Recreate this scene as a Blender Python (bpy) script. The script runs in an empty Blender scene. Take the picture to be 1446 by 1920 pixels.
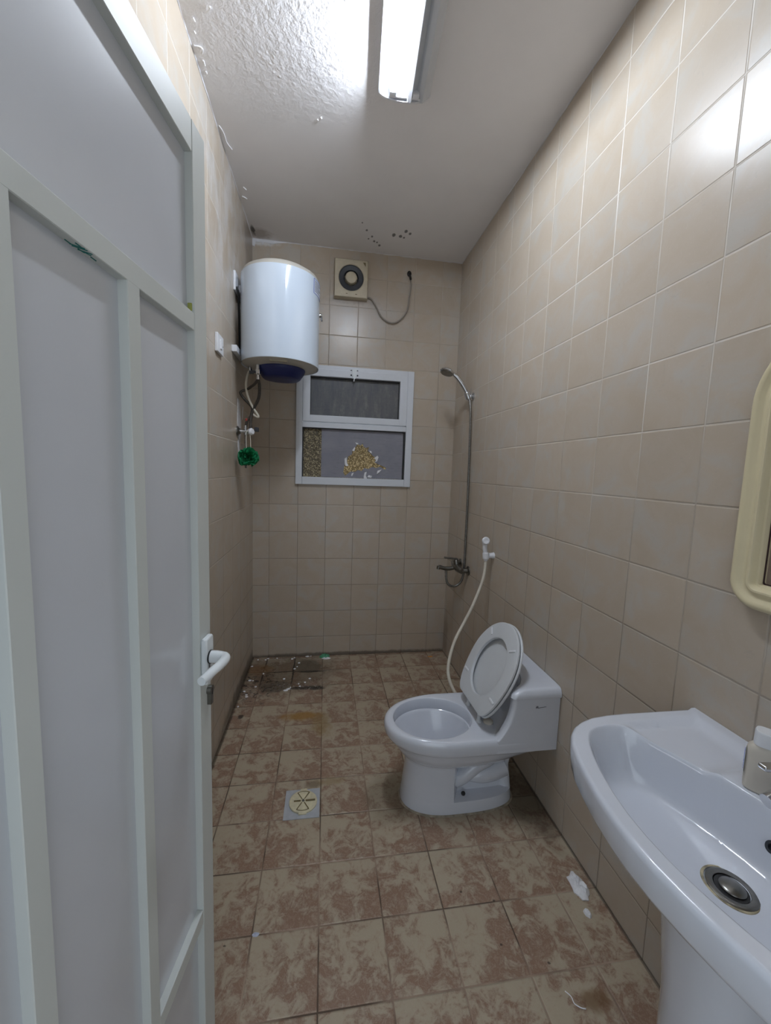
import bpy, bmesh, math, random
from mathutils import Vector, Matrix
PI = math.pi
random.seed(7)
C = bpy.context.scene.collection
SC = bpy.context.scene

# ------------------------------------------------------------------ camera
cam_d = bpy.data.cameras.new('camera')
cam = bpy.data.objects.new('camera', cam_d)
C.objects.link(cam)
R = ((0.9880870534706976, 0.018222553695775242, 0.15281332828127062),
     (-0.14999512359119957, -0.10811777306543822, 0.9827573505429665),
     (0.03443018533867573, -0.993971068836601, -0.10409647762229733))   # columns: right, down, forward
M = Matrix(((R[0][0], -R[0][1], -R[0][2], -0.95139), (R[1][0], -R[1][1], -R[1][2], -2.90496),
            (R[2][0], -R[2][1], -R[2][2], 1.41172), (0, 0, 0, 1)))
cam.matrix_world = M
cam_d.sensor_fit = 'VERTICAL'
cam_d.sensor_height = 24.0
cam_d.lens = 24.0 * 737.87 / 1920.0
cam_d.clip_start = 0.01
SC.camera = cam

# ------------------------------------------------------------------ light and exposure
LAMP_STRENGTH = 275.0
LAMP_COLOR = (0.82, 0.895, 1.0)
world = bpy.data.worlds.new('World'); SC.world = world
world.use_nodes = True
bg = world.node_tree.nodes['Background']
bg.inputs[0].default_value = (0.80, 0.90, 1.0, 1); bg.inputs[1].default_value = 1.0
SC.view_settings.view_transform = 'Standard'
SC.view_settings.look = 'None'
SC.view_settings.exposure = 0.32
SC.view_settings.gamma = 1.0
SC.view_settings.use_curve_mapping = False

W = 1.46      # room width, x from -W to 0
H = 2.9194    # ceiling
YF = -3.02    # front wall face

# ------------------------------------------------------------------ material helpers
class NT:
    def __init__(s, name):
        s.m = bpy.data.materials.new(name); s.m.use_nodes = True
        s.t = s.m.node_tree; s.b = s.t.nodes['Principled BSDF']
        s.tc = s.t.nodes.new('ShaderNodeTexCoord')
    def n(s, kind, **kw):
        x = s.t.nodes.new(kind)
        for k, v in kw.items(): setattr(x, k, v)
        return x
    def l(s, a, b): s.t.links.new(a, b)
    def setin(s, sock, v):
        if hasattr(v, 'is_output') or isinstance(v, bpy.types.NodeSocket): s.l(v, sock)
        else: sock.default_value = v
    def math(s, op, a, b=None, c=None, clamp=False):
        x = s.n('ShaderNodeMath', operation=op); x.use_clamp = clamp
        s.setin(x.inputs[0], a)
        if b is not None: s.setin(x.inputs[1], b)
        if c is not None: s.setin(x.inputs[2], c)
        return x.outputs[0]
    def vmath(s, op, a, b=None):
        x = s.n('ShaderNodeVectorMath', operation=op)
        s.setin(x.inputs[0], a)
        if b is not None: s.setin(x.inputs[1], b)
        return x
    def obj(s): return s.tc.outputs['Object']
    def sep(s, v):
        x = s.n('ShaderNodeSeparateXYZ'); s.l(v, x.inputs[0]); return x.outputs
    def comb(s, a, b, c=0.0):
        x = s.n('ShaderNodeCombineXYZ')
        s.setin(x.inputs[0], a); s.setin(x.inputs[1], b); s.setin(x.inputs[2], c); return x.outputs[0]
    def noise(s, vec, scale, detail=4, rough=.5, dist=0.0, col=False):
        x = s.n('ShaderNodeTexNoise')
        s.l(vec, x.inputs['Vector']); x.inputs['Scale'].default_value = scale
        x.inputs['Detail'].default_value = detail; x.inputs['Roughness'].default_value = rough
        x.inputs['Distortion'].default_value = dist
        return x.outputs['Color' if col else 'Fac']
    def rng(s, v, a, b, c=0.0, d=1.0, smooth=False):
        x = s.n('ShaderNodeMapRange'); x.clamp = True
        if smooth: x.interpolation_type = 'SMOOTHSTEP'
        s.setin(x.inputs[0], v)
        for i, q in enumerate((a, b, c, d)): s.setin(x.inputs[i + 1], q)
        return x.outputs[0]
    def mix(s, f, a, b):
        x = s.n('ShaderNodeMix', data_type='RGBA')
        s.setin(x.inputs[0], f)
        for sock, v in ((x.inputs[6], a), (x.inputs[7], b)):
            if isinstance(v, tuple): sock.default_value = (v[0], v[1], v[2], 1)
            else: s.l(v, sock)
        return x.outputs[2]
    def ramp(s, v, stops):
        x = s.n('ShaderNodeValToRGB'); s.l(v, x.inputs[0])
        cr = x.color_ramp
        while len(cr.elements) < len(stops): cr.elements.new(0.5)
        for e, (p, c) in zip(cr.elements, stops): e.position = p; e.color = (c[0], c[1], c[2], 1)
        return x.outputs[0]
    def blob(s, vec, c, r, soft=.35, nz=.35, nscale=14.0):
        """mask of an irregular patch centred at c with radii r"""
        d = s.vmath('SUBTRACT', vec, c).outputs[0]
        d = s.vmath('DIVIDE', d, r).outputs[0]
        ln = s.vmath('LENGTH', d).outputs['Value']
        n = s.noise(vec, nscale, 5, .6)
        ln = s.math('ADD', ln, s.math('MULTIPLY', s.math('SUBTRACT', n, .5), nz * 3))
        return s.rng(ln, 1 - soft, 1 + soft, 1, 0, True)
    def bump(s, h, strength, dist, normal=None):
        x = s.n('ShaderNodeBump'); x.inputs['Strength'].default_value = strength
        x.inputs['Distance'].default_value = dist; s.l(h, x.inputs['Height'])
        if normal is not None: s.l(normal, x.inputs['Normal'])
        return x.outputs[0]
    def out(s, col=None, rough=None, normal=None, metal=None, coat=None, spec=None):
        if col is not None:
            if isinstance(col, tuple): s.b.inputs['Base Color'].default_value = (*col, 1)
            else: s.l(col, s.b.inputs['Base Color'])
        if rough is not None: s.setin(s.b.inputs['Roughness'], rough)
        if metal is not None: s.b.inputs['Metallic'].default_value = metal
        if spec is not None: s.b.inputs['Specular IOR Level'].default_value = spec
        if coat is not None:
            s.b.inputs['Coat Weight'].default_value = coat; s.b.inputs['Coat Roughness'].default_value = .06
        if normal is not None: s.l(normal, s.b.inputs['Normal'])
        return s.m

def simple(name, col, rough=.4, metal=0.0, coat=None, var=.06, nscale=9.0, bump=0.0, bscale=60.0, spec=None):
    t = NT(name); o = t.obj()
    n = t.noise(o, nscale, 4, .55)
    lo = tuple(c * (1 - var) for c in col); hi = tuple(min(1, c * (1 + var)) for c in col)
    c = t.ramp(n, [(.3, lo), (.7, hi)])
    nm = None
    if bump: nm = t.bump(t.noise(o, bscale, 3), bump, .002)
    return t.out(c, rough, nm, metal, coat, spec)

def tile_nodes(t, iu, iv, off, size, gw):
    o = t.sep(t.obj())
    u = t.math('DIVIDE', t.math('SUBTRACT', o[iu], off[0]), size[0])
    v = t.math('DIVIDE', t.math('SUBTRACT', o[iv], off[1]), size[1])
    fu = t.math('FRACT', u); fv = t.math('FRACT', v)
    cu = t.math('FLOOR', u); cv = t.math('FLOOR', v)
    eu = t.math('MINIMUM', fu, t.math('SUBTRACT', 1.0, fu)); ev = t.math('MINIMUM', fv, t.math('SUBTRACT', 1.0, fv))
    d = t.math('MULTIPLY', t.math('MINIMUM', eu, ev), size[0])
    wn = t.n('ShaderNodeTexWhiteNoise', noise_dimensions='2D'); t.l(t.comb(cu, cv), wn.inputs['Vector'])
    grout = t.rng(d, gw * .75, gw * 1.25, 1, 0)
    height = t.rng(d, gw * .6, gw * 2.4, 0, 1, True)
    return fu, fv, d, wn.outputs['Value'], wn.outputs['Color'], grout, height, o

def wall_tiles(name, iu, iv, off, size=(.2014, .2014), extra=None, pale=(0.9, 1.7)):
    t = NT(name); gw = .0016
    fu, fv, d, rv, rc, grout, height, o = tile_nodes(t, iu, iv, off, size, gw)
    vec = t.vmath('ADD', t.obj(), t.vmath('MULTIPLY', rc, (7.0, 7.0, 7.0)).outputs[0]).outputs[0]
    n1 = t.noise(vec, 7.5, 6, .6, .8)
    n2 = t.noise(vec, 38, 6, .65, 1.2)
    n3 = t.noise(vec, 120, 3, .6)
    col = t.ramp(n1, [(.34, (.46, .385, .30)), (.5, (.475, .405, .325)), (.64, (.47, .43, .375))])
    fleck = t.rng(n2, .60, .72, 0, .45)
    col = t.mix(fleck, col, (.40, .35, .295))
    lite = t.rng(n3, .6, .75, 0, .18); col = t.mix(lite, col, (.60, .54, .47))
    hs = t.n('ShaderNodeHueSaturation'); t.l(col, hs.inputs['Color']); t.l(t.rng(rv, 0, 1, .955, 1.03), hs.inputs['Value'])
    col = hs.outputs[0]
    gn = t.noise(t.obj(), 2.1, 3, .6)
    gpale = t.math('ADD', t.rng(o[2], pale[0], pale[1], 0, .75), t.math('MULTIPLY', t.math('SUBTRACT', gn, .5), 1.6), clamp=True)
    gcol = t.ramp(gpale, [(.05, (.27, .225, .18)), (.35, (.47, .41, .345)), (.8, (.72, .68, .62))])
    col = t.mix(t.math('MULTIPLY', grout, .85), col, gcol)
    rough = t.mix(grout, (.29, .29, .29), (.8, .8, .8))
    big = t.noise(vec, 3.0, 2, .5)
    if extra: col, rough = extra(t, col, rough)
    h2 = t.math('ADD', height, t.math('ADD', t.math('MULTIPLY', big, .30), t.math('MULTIPLY', n2, .03)))
    nm = t.bump(h2, .55, .0022)
    return t.out(col, rough, nm, spec=.45)

def ex_left(t, col, rough):
    m = t.blob(t.obj(), (-W, -.62, 2.62), (.5, .48, .36), .5, .5, 7)
    m2 = t.rng(t.noise(t.vmath('MULTIPLY', t.obj(), (1, 2.2, 1)).outputs[0], 5, 6, .65, .8), .45, .62, 0, .55)
    col = t.mix(t.math('MULTIPLY', m, m2), col, (.66, .65, .66))
    b = t.blob(t.obj(), (-W, -.12, 2.78), (.5, .14, .2), .4, .5, 18)
    col = t.mix(t.math('MULTIPLY', b, .55), col, (.16, .13, .11))
    b = t.blob(t.obj(), (-W, -.35, .03), (.5, .5, .04), .5, .6, 22)
    col = t.mix(t.math('MULTIPLY', b, .7), col, (.05, .035, .02))
    return col, rough
def ex_back(t, col, rough):
    b = t.blob(t.obj(), (-.72, 0, 2.50), (.30, .5, .10), .6, .5, 9)
    col = t.mix(t.math('MULTIPLY', b, .30), col, (.62, .60, .60))
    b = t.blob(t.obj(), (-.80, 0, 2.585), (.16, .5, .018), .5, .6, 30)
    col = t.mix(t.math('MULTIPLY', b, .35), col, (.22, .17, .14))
    b = t.blob(t.obj(), (-1.42, 0, 2.905), (.12, .5, .022), .4, .6, 30)
    col = t.mix(t.math('MULTIPLY', b, .8), col, (.66, .65, .64))
    b = t.blob(t.obj(), (-.75, 0, .0), (.9, .5, .02), .4, .4, 20)
    col = t.mix(t.math('MULTIPLY', b, .7), col, (.07, .05, .035))
    return col, rough
def ex_right(t, col, rough):
    b = t.blob(t.obj(), (0, -1.2, .0), (.5, 1.6, .007), .4, .4, 20)
    col = t.mix(t.math('MULTIPLY', b, .75), col, (.05, .04, .03))
    b = t.blob(t.obj(), (0, -.05, .16), (.5, .05, .17), .5, .5, 12)
    col = t.mix(t.math('MULTIPLY', b, .45), col, (.16, .10, .06))
    return col, rough
ZO = .1466
M_wback = wall_tiles('wall_tile_back', 0, 2, (-1.347, ZO), (.2014, .2), ex_back, (1.5, 4.0))
M_wright = wall_tiles('wall_tile_right', 1, 2, (-2.0196, .145), (.2021, .2014), ex_right, (.7, 2.1))
M_wleft = wall_tiles('wall_tile_left', 1, 2, (-.62, .145), (.2075, .2005), ex_left, (.3, 1.6))

def floor_mat():
    t = NT('floor_tile'); gw = .0021
    fu, fv, d, rv, rc, grout, height, o = tile_nodes(t, 0, 1, (-.9462, -2.0112), (.2, .1978), gw)
    vec = t.vmath('ADD', t.obj(), t.vmath('MULTIPLY', rc, (3.0, 3.0, 3.0)).outputs[0]).outputs[0]
    n1 = t.noise(vec, 17, 8, .68, .8)
    # each printed tile runs from cream in one corner to rust in another, laid in a few turns
    flip = t.math('GREATER_THAN', rv, .62)
    fu2 = t.math('ABSOLUTE', t.math('SUBTRACT', fu, flip))
    diag = t.math('SUBTRACT', t.math('MULTIPLY', t.math('ADD', fu2, t.math('SUBTRACT', 1.0, fv)), .5), .5)
    f = t.math('ADD', n1, t.math('MULTIPLY', diag, .24))
    n2 = t.noise(vec, 34, 7, .7, 1.8)
    f = t.math('ADD', f, t.math('MULTIPLY', t.math('SUBTRACT', n2, .5), .42))
    col = t.ramp(f, [(.39, (.41, .345, .25)), (.47, (.395, .32, .23)), (.52, (.32, .24, .175)), (.60, (.245, .15, .10)), (.70, (.29, .195, .135)), (.8, (.35, .265, .195))])
    vein = t.noise(vec, 22, 5, .6, 2.2)
    vm = t.math('SUBTRACT', 1.0, t.rng(t.math('ABSOLUTE', t.math('SUBTRACT', vein, .5)), 0, .022))
    col = t.mix(t.math('MULTIPLY', vm, .45), col, (.45, .37, .29))
    dv = t.noise(vec, 40, 4, .7, 1.0)
    col = t.mix(t.rng(dv, .66, .74, 0, .4), col, (.20, .16, .12))
    gn = t.noise(t.obj(), 3.3, 3, .6)
    gcol = t.ramp(gn, [(.42, (.08, .055, .038)), (.58, (.32, .23, .17)), (.8, (.44, .34, .26))])
    col = t.mix(t.math('MULTIPLY', grout, .9), col, gcol)
    O = t.obj()
    def add(col, c, r, cc, k, soft=.4, nz=.5, ns=16):
        return t.mix(t.math('MULTIPLY', t.blob(O, c, r, soft, nz, ns), k), col, cc)
    # damp grey film in the far left corner
    col = add(col, (-1.20, -.25, 0), (.33, .24, .5), (.095, .066, .04), .66, .45, .4, 7)
    col = add(col, (-1.05, -.17, 0), (.10, .09, .5), (.10, .08, .055), .75, .2, .2, 9)
    col = add(col, (-1.25, -.42, 0), (.09, .06, .5), (.09, .07, .05), .7, .2, .3, 9)
    black = t.noise(O, 38, 5, .65, .6)
    bm = t.math('MULTIPLY', t.blob(O, (-1.38, -.37, 0), (.16, .2, .5), .5, .5, 9), t.rng(black, .52, .60))
    col = t.mix(bm, col, (.012, .009, .006))
    for (c, r) in (((-1.05, -.45, 0), (.11, .018, .5)), ((-1.02, -.245, 0), (.10, .012, .5)), ((-.98, -.46, 0), (.05, .02, .5)), ((-1.40, -.72, 0), (.014, .018, .5)), ((-1.147, -.2, 0), (.006, .2, .5)), ((-1.347, -.2, 0), (.006, .2, .5)), ((-1.2, -.235, 0), (.2, .005, .5))):
        col = add(col, c, r, (.02, .014, .01), .85, .3, .5, 26)
    col = add(col, (-1.38, -.19, 0), (.08, .07, .5), (.20, .10, .035), .6, .5, .5, 20)
    lime = t.noise(O, 60, 6, .7, .5)
    for c, r in (((-1.08, -.42, 0), (.20, .06, .5)), ((-1.32, -.05, 0), (.20, .05, .5)), ((-1.42, -.47, 0), (.08, .07, .5))):
        m = t.math('MULTIPLY', t.blob(O, c, r, .5, .5, 16), t.rng(lime, .57, .63)); col = t.mix(t.math('MULTIPLY', m, .7), col, (.55, .53, .50))
    # orange mineral stains
    col = add(col, (-1.06, -.745, 0), (.10, .035, .5), (.30, .155, .025), .85, .5, .6, 22)
    col = add(col, (-.95, -.83, 0), (.05, .09, .5), (.24, .155, .045), .55, .5, .7, 26)
    col = add(col, (-.90, -1.24, 0), (.06, .02, .5), (.24, .16, .06), .5, .5, .6, 22)
    col = add(col, (-.98, -1.25, 0), (.03, .02, .5), (.12, .09, .05), .6, .5, .6, 22)
    col = add(col, (-.20, -2.085, 0), (.035, .022, .5), (.15, .075, .025), .7, .5, .6, 22)
    col = add(col, (-.25, -2.155, 0), (.02, .015, .5), (.04, .02, .01), .9, .4, .6, 30)
    col = add(col, (-.66, -1.36, 0), (.10, .12, .5), (.13, .11, .07), .45, .35, .3, 9)  # soft darker patch on the floor at the front of the toilet foot
    for c in ((-.47, -1.77, 0), (-.37, -1.81, 0), (-.28, -1.99, 0), (-.40, -1.93, 0), (-1.22, -1.83, 0)):
        col = add(col, c, (.0045, .003, .5), (.03, .02, .012), .8, .4, .7, 120)
    # grime along the skirting joints
    col = add(col, (-.001, -1.5, 0), (.005, 1.8, .5), (.06, .045, .035), .6, .4, .4, 24)
    col = add(col, (-W, -1.0, 0), (.014, 1.6, .5), (.03, .022, .015), .8, .4, .4, 24)
    col = add(col, (-.7, 0, 0), (.9, .014, .5), (.04, .03, .02), .75, .4, .4, 24)
    col = add(col, (-.06, -1.42, 0), (.10, .2, .5), (.06, .05, .035), .6, .4, .4, 12)  # wider darker patch between the toilet foot and the right wall
    wet = t.blob(O, (-1.15, -.25, 0), (.3, .25, .5), .5, .4, 7)
    rough = t.mix(grout, (.33, .33, .33), (.85, .85, .85))
    rough = t.mix(t.math('MULTIPLY', wet, .5), rough, (.2, .2, .2))
    nm = t.bump(t.math('ADD', height, t.math('MULTIPLY', n2, .05)), .6, .0022)
    return t.out(col, rough, nm, spec=.4)
M_floor = floor_mat()

def ceil_mat():
    t = NT('ceiling_paint'); O = t.obj(); s = t.sep(O)
    n1 = t.noise(O, 85, 4, .6, .1); n2 = t.noise(O, 34, 4, .55, .2); n3 = t.noise(O, 5, 3, .5)
    v = t.n('ShaderNodeTexVoronoi'); v.inputs['Scale'].default_value = 34; t.l(O, v.inputs['Vector'])
    mask = t.math('MULTIPLY', t.rng(s[1], -.85, -1.35, 0, 1, True), t.rng(s[0], -.5, -.72, 0, 1, True))
    mask = t.math('ADD', t.math('MULTIPLY', mask, 1.0), .06)
    blobs = t.rng(v.outputs['Distance'], .0, .3, 1, 0, True)
    blobs = t.math('MULTIPLY', blobs, t.rng(n3, .5, .7, 0, 1))
    h = t.math('ADD', t.math('MULTIPLY', n1, .5), t.math('ADD', t.math('MULTIPLY', n2, .9), t.math('MULTIPLY', blobs, .7)))
    nm = t.bump(t.math('MULTIPLY', h, mask), 1.0, .0036)
    col = t.ramp(n3, [(.3, (.85, .835, .845)), (.7, (.88, .865, .875))])
    def add(col, c, r, cc, k, soft=.4, nz=.5, ns=16):
        return t.mix(t.math('MULTIPLY', t.blob(O, c, r, soft, nz, ns), k), col, cc)
    for (x, y, r) in ((-.545, -.235, .014), (-.475, -.29, .012), (-.445, -.27, .01), (-.50, -.23, .012), (-.475, -.22, .008), (-.72, -.25, .008), (-.68, -.19, .008), (-.66, -.14, .009), (-.70, -.16, .006), (-.62, -.10, .01), (-.64, -.13, .007), (-.755, -.32, .006)):
        col = add(col, (x, y, H), (r * .8, r * 1.3, .5), (.05, .05, .055), .8, .3, .4, 60)
    col = add(col, (-1.42, -.06, H), (.08, .06, .5), (.42, .38, .34), .7, .4, .5, 20)
    col = add(col, (-1.44, -.10, H), (.012, .05, .5), (.05, .04, .035), .85, .4, .5, 30)
    return t.out(col, .55, nm, spec=.3)
M_ceil = ceil_mat()

M_porc = simple('porcelain', (.66, .69, .76), .14, coat=.6, var=.02)
M_seat = simple('seat_plastic', (.60, .62, .64), .5, var=.03)
M_door = simple('door_aluminium', (.60, .625, .60), .42, var=.025, nscale=4)
M_panel = simple('door_panel_sheet', (.60, .62, .66), .22, var=.03, nscale=3, coat=.2)
M_handle = simple('handle_enamel', (.76, .80, .82), .25)
M_chrome = simple('chrome', (.62, .63, .65), .16, 1.0, var=.05)
M_dchrome = simple('aged_chrome', (.22, .215, .20), .28, 1.0, var=.15, nscale=40)
M_steel = simple('braided_steel_hose', (.20, .19, .175), .38, .8, var=.3, nscale=120)
M_dhose = simple('dark_braided_hose', (.055, .048, .04), .5, .2, var=.3, nscale=120)
M_hose = simple('cream_hose', (.62, .58, .49), .4)
M_wplast = simple('white_plastic', (.74, .75, .78), .35)
M_cream = simple('cream_plastic', (.66, .58, .38), .33, var=.04)
M_fan = simple('aged_cream_plastic', (.55, .49, .37), .42, var=.08, nscale=25)
M_dark = simple('dark_plastic', (.035, .04, .05), .45, var=.3)
M_black = simple('black_rubber', (.012, .012, .013), .5)
M_heat = simple('heater_enamel', (.62, .71, .82), .10, var=.008, coat=.7)
M_hcap = simple('heater_cap_plastic', (.50, .48, .43), .45)
M_blue = simple('blue_plastic', (.006, .014, .11), .4, var=.1)
M_green = simple('green_mesh_sponge', (.006, .24, .09), .6, var=.35, nscale=45, bump=.6, bscale=240)
M_wframe = simple('window_frame_enamel', (.66, .69, .74), .28, var=.02)
M_lampbody = simple('lamp_body_enamel', (.62, .64, .68), .3)
M_plaster = simple('white_plaster', (.66, .66, .68), .8, var=.08, bump=.6, bscale=50)
M_paper = simple('tissue_paper', (.80, .80, .82), .85, var=.12, nscale=60)
M_ink = simple('grey_print', (.10, .10, .12), .6)
M_inkb = simple('blue_print', (.03, .09, .50), .5)
M_sticker = simple('label_paper', (.56, .62, .74), .5, var=.04)
M_label2 = simple('faded_label', (.42, .39, .30), .5, var=.15, nscale=60)
M_ivory = simple('ivory_plastic', (.62, .57, .49), .38, var=.05)
M_drainc = simple('drain_cover_plastic', (.60, .55, .38), .45, var=.18, nscale=40)
M_drainf = simple('drain_frame_plastic', (.42, .44, .47), .35, var=.10, nscale=30)
M_brown = simple('drain_dirt', (.16, .12, .05), .6)
M_rust = simple('rust_ring', (.36, .31, .20), .5, var=.6, nscale=60)
M_orange = simple('orange_wrapper', (.62, .24, .03), .4)
M_gpaper = simple('green_wrapper', (.09, .36, .20), .45)
M_wood = simple('dark_mirror_gasket', (.045, .02, .025), .3)
M_teal = simple('teal_ink', (.0, .16, .14), .5)
M_lime = simple('yellow_green_smudge', (.34, .36, .08), .6)
M_cable = simple('grey_cable', (.30, .27, .235), .5)
M_basering = simple('brown_base_ring', (.30, .26, .20), .7, var=.4, nscale=40)

def mirror_mat():
    t = NT('mirror_glass'); return t.out((.62, .58, .56), .03, metal=1.0)
M_mirror = mirror_mat()
def pane_mat(kind):
    t = NT(kind); O = t.obj()
    if kind == 'dusty_dark_glass':
        v = t.vmath('MULTIPLY', O, (1, 1, .18)).outputs[0]
        n = t.noise(v, 26, 6, .65, .5); n2 = t.noise(O, 70, 5, .7)
        f = t.math('ADD', t.math('MULTIPLY', n, .7), t.math('MULTIPLY', n2, .3))
        col = t.ramp(f, [(.38, (.075, .083, .096)), (.55, (.115, .117, .12)), (.68, (.19, .185, .18))])
        return t.out(col, .32, t.bump(n2, .3, .001), spec=.5)
    v = t.n('ShaderNodeTexVoronoi'); v.inputs['Scale'].default_value = 170; t.l(O, v.inputs['Vector'])
    wn = t.sep(v.outputs['Color'])
    s = t.sep(O)
    gold = t.math('MULTIPLY', t.rng(s[0], -1.0, -.8, .22, 1, True), t.rng(s[2], 1.75, 1.42, .35, 1, True))
    spark = t.rng(wn[0], .5, 1.0, 0, 1)
    a = t.mix(spark, (.05, .045, .03), (.34, .29, .17)); b = t.mix(spark, (.24, .165, .06), (.92, .72, .36))
    col = t.mix(gold, a, b)
    return t.out(col, .2, t.bump(v.outputs['Distance'], .8, .004), spec=.6)
M_pane_dark = pane_mat('dusty_dark_glass'); M_pane_gold = pane_mat('pebbled_gold_glass')
def film_mat():
    t = NT('grey_window_film'); O = t.obj()
    v = t.vmath('MULTIPLY', O, (.12, 1, 1.0)).outputs[0]
    n = t.noise(v, 120, 4, .6, .3); n2 = t.noise(O, 9, 3)
    col = t.mix(t.rng(n2, .3, .7), (.205, .205, .245), (.25, .25, .285))
    col = t.mix(t.rng(n, .55, .7, 0, .5), col, (.15, .145, .17))
    return t.out(col, .5, t.bump(n, .35, .0015))
M_film = film_mat()
def emis():
    t = NT('lit_tube_glass')
    t.b.inputs['Base Color'].default_value = (.9, .9, .9, 1)
    t.b.inputs['Emission Color'].default_value = (*LAMP_COLOR, 1); t.b.inputs['Emission Strength'].default_value = LAMP_STRENGTH
    return t.m
M_tube = emis()
def clear():
    t = NT('clear_diffuser'); nt = t.t
    out = [n for n in nt.nodes if n.type == 'OUTPUT_MATERIAL'][0]
    tr = t.n('ShaderNodeBsdfTransparent'); tr.inputs[0].default_value = (.93, .95, .97, 1)
    gl = t.n('ShaderNodeBsdfGlossy'); gl.inputs['Roughness'].default_value = .12
    df = t.n('ShaderNodeBsdfTranslucent'); df.inputs[0].default_value = (.8, .85, .9, 1)
    m0 = t.n('ShaderNodeMixShader'); m0.inputs[0].default_value = .5; t.l(gl.outputs[0], m0.inputs[1]); t.l(df.outputs[0], m0.inputs[2])
    mx = t.n('ShaderNodeMixShader'); mx.inputs[0].default_value = .07
    t.l(tr.outputs[0], mx.inputs[1]); t.l(m0.outputs[0], mx.inputs[2]); t.l(mx.outputs[0], out.inputs[0])
    return t.m
M_clear = clear()
def water():
    t = NT('bowl_water'); t.b.inputs['Base Color'].default_value = (.35, .40, .46, 1); t.b.inputs['Roughness'].default_value = .03
    t.b.inputs['Transmission Weight'].default_value = .6; return t.m
M_water = water()

# ------------------------------------------------------------------ geometry helpers (all shapes are given in room coordinates)
WL = {}   # world location of every object made here
def obj(name, vf, mat, parent=None, loc=None, smooth=True, auto=None):
    verts, faces = vf
    if loc is None:
        loc = WL[parent.name] if parent else Vector((0, 0, 0))
    loc = Vector(loc)
    me = bpy.data.meshes.new(name)
    me.from_pydata([tuple(Vector(v) - loc) for v in verts], [], faces)
    bm = bmesh.new(); bm.from_mesh(me); bmesh.ops.remove_doubles(bm, verts=bm.verts, dist=1e-6)
    bmesh.ops.recalc_face_normals(bm, faces=bm.faces); bm.to_mesh(me); bm.free()
    me.materials.append(mat)
    if smooth:
        me.shade_smooth()
        me.set_sharp_from_angle(angle=math.radians(auto if auto else 40))
    o = bpy.data.objects.new(name, me); C.objects.link(o)
    if smooth:
        wn = o.modifiers.new('WeightedNormal', 'WEIGHTED_NORMAL'); wn.keep_sharp = True; wn.weight = 90
    if parent:
        o.parent = parent; o.location = loc - WL[parent.name]
    else: o.location = loc
    WL[o.name] = loc
    return o
def thing(name, label, cat, loc, group=None):
    o = bpy.data.objects.new(name, None); C.objects.link(o); o.location = loc; o.empty_display_size = .05
    WL[o.name] = Vector(loc); o['label'] = label; o['category'] = cat
    if group: o['group'] = group
    return o
def tag(o, label, cat, group=None):
    o['label'] = label; o['category'] = cat
    if group: o['group'] = group
    return o
def struct(name, vf, mat, parent=None, smooth=False):
    o = obj(name, vf, mat, parent, smooth=smooth)
    if not parent: o['kind'] = 'structure'
    return o
def join(*vfs):
    V, F = [], []
    for v, f in vfs:
        k = len(V); V += list(v); F += [tuple(i + k for i in q) for q in f]
    return V, F
def box(x0, x1, y0, y1, z0, z1, bev=0.0, seg=2, fn=None):
    bm = bmesh.new(); bmesh.ops.create_cube(bm, size=1)
    for v in bm.verts:
        v.co = Vector(((x0 + x1) / 2 + v.co.x * (x1 - x0), (y0 + y1) / 2 + v.co.y * (y1 - y0), (z0 + z1) / 2 + v.co.z * (z1 - z0)))
    if bev: bmesh.ops.bevel(bm, geom=list(bm.edges), offset=bev, segments=seg, profile=.5, affect='EDGES')
    bm.verts.index_update()
    V = [v.co.copy() for v in bm.verts]; F = [tuple(v.index for v in f.verts) for f in bm.faces]; bm.free()
    if fn: V = [fn(v) for v in V]
    return V, F
def loft(rings, cap0=True, cap1=True, closed=True):
    V, F = [], []; n = len(rings[0])
    for r in rings: V += [Vector(p) for p in r]
    for i in range(len(rings) - 1):
        for j in range(n if closed else n - 1):
            a = i * n + j; b = i * n + (j + 1) % n
            F.append((a, b, b + n, a + n))
    if cap0: F.append(tuple(range(n))[::-1])
    if cap1: F.append(tuple((len(rings) - 1) * n + j for j in range(n)))
    return V, F
def frame_of(d):
    d = Vector(d).normalized(); up = Vector((0, 0, 1)) if abs(d.z) < .9 else Vector((0, 1, 0))
    a = d.cross(up).normalized(); return a, a.cross(d).normalized(), d
def lathe(prof, origin, axis=(0, 0, 1), n=32, sx=1.0, cap=True):
    """prof: list of (radius, distance along the axis)"""
    a, b, d = frame_of(axis); o = Vector(origin)
    rings = [[o + a * (r * math.cos(2 * PI * k / n)) * sx + b * (r * math.sin(2 * PI * k / n)) + d * h for k in range(n)] for r, h in prof]
    return loft(rings, cap, cap)
def smooth_path(pts, k=6):
    P = [Vector(p) for p in pts]; out = []
    Q = [P[0] * 2 - P[1]] + P + [P[-1] * 2 - P[-2]]
    for i in range(1, len(Q) - 2):
        a, b, c, d = Q[i - 1], Q[i], Q[i + 1], Q[i + 2]
        for s in range(k):
            t = s / k
            out.append(.5 * (2 * b + (c - a) * t + (2 * a - 5 * b + 4 * c - d) * t * t + (3 * b - 3 * c + d - a) * t ** 3))
    out.append(P[-1]); return out
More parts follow.
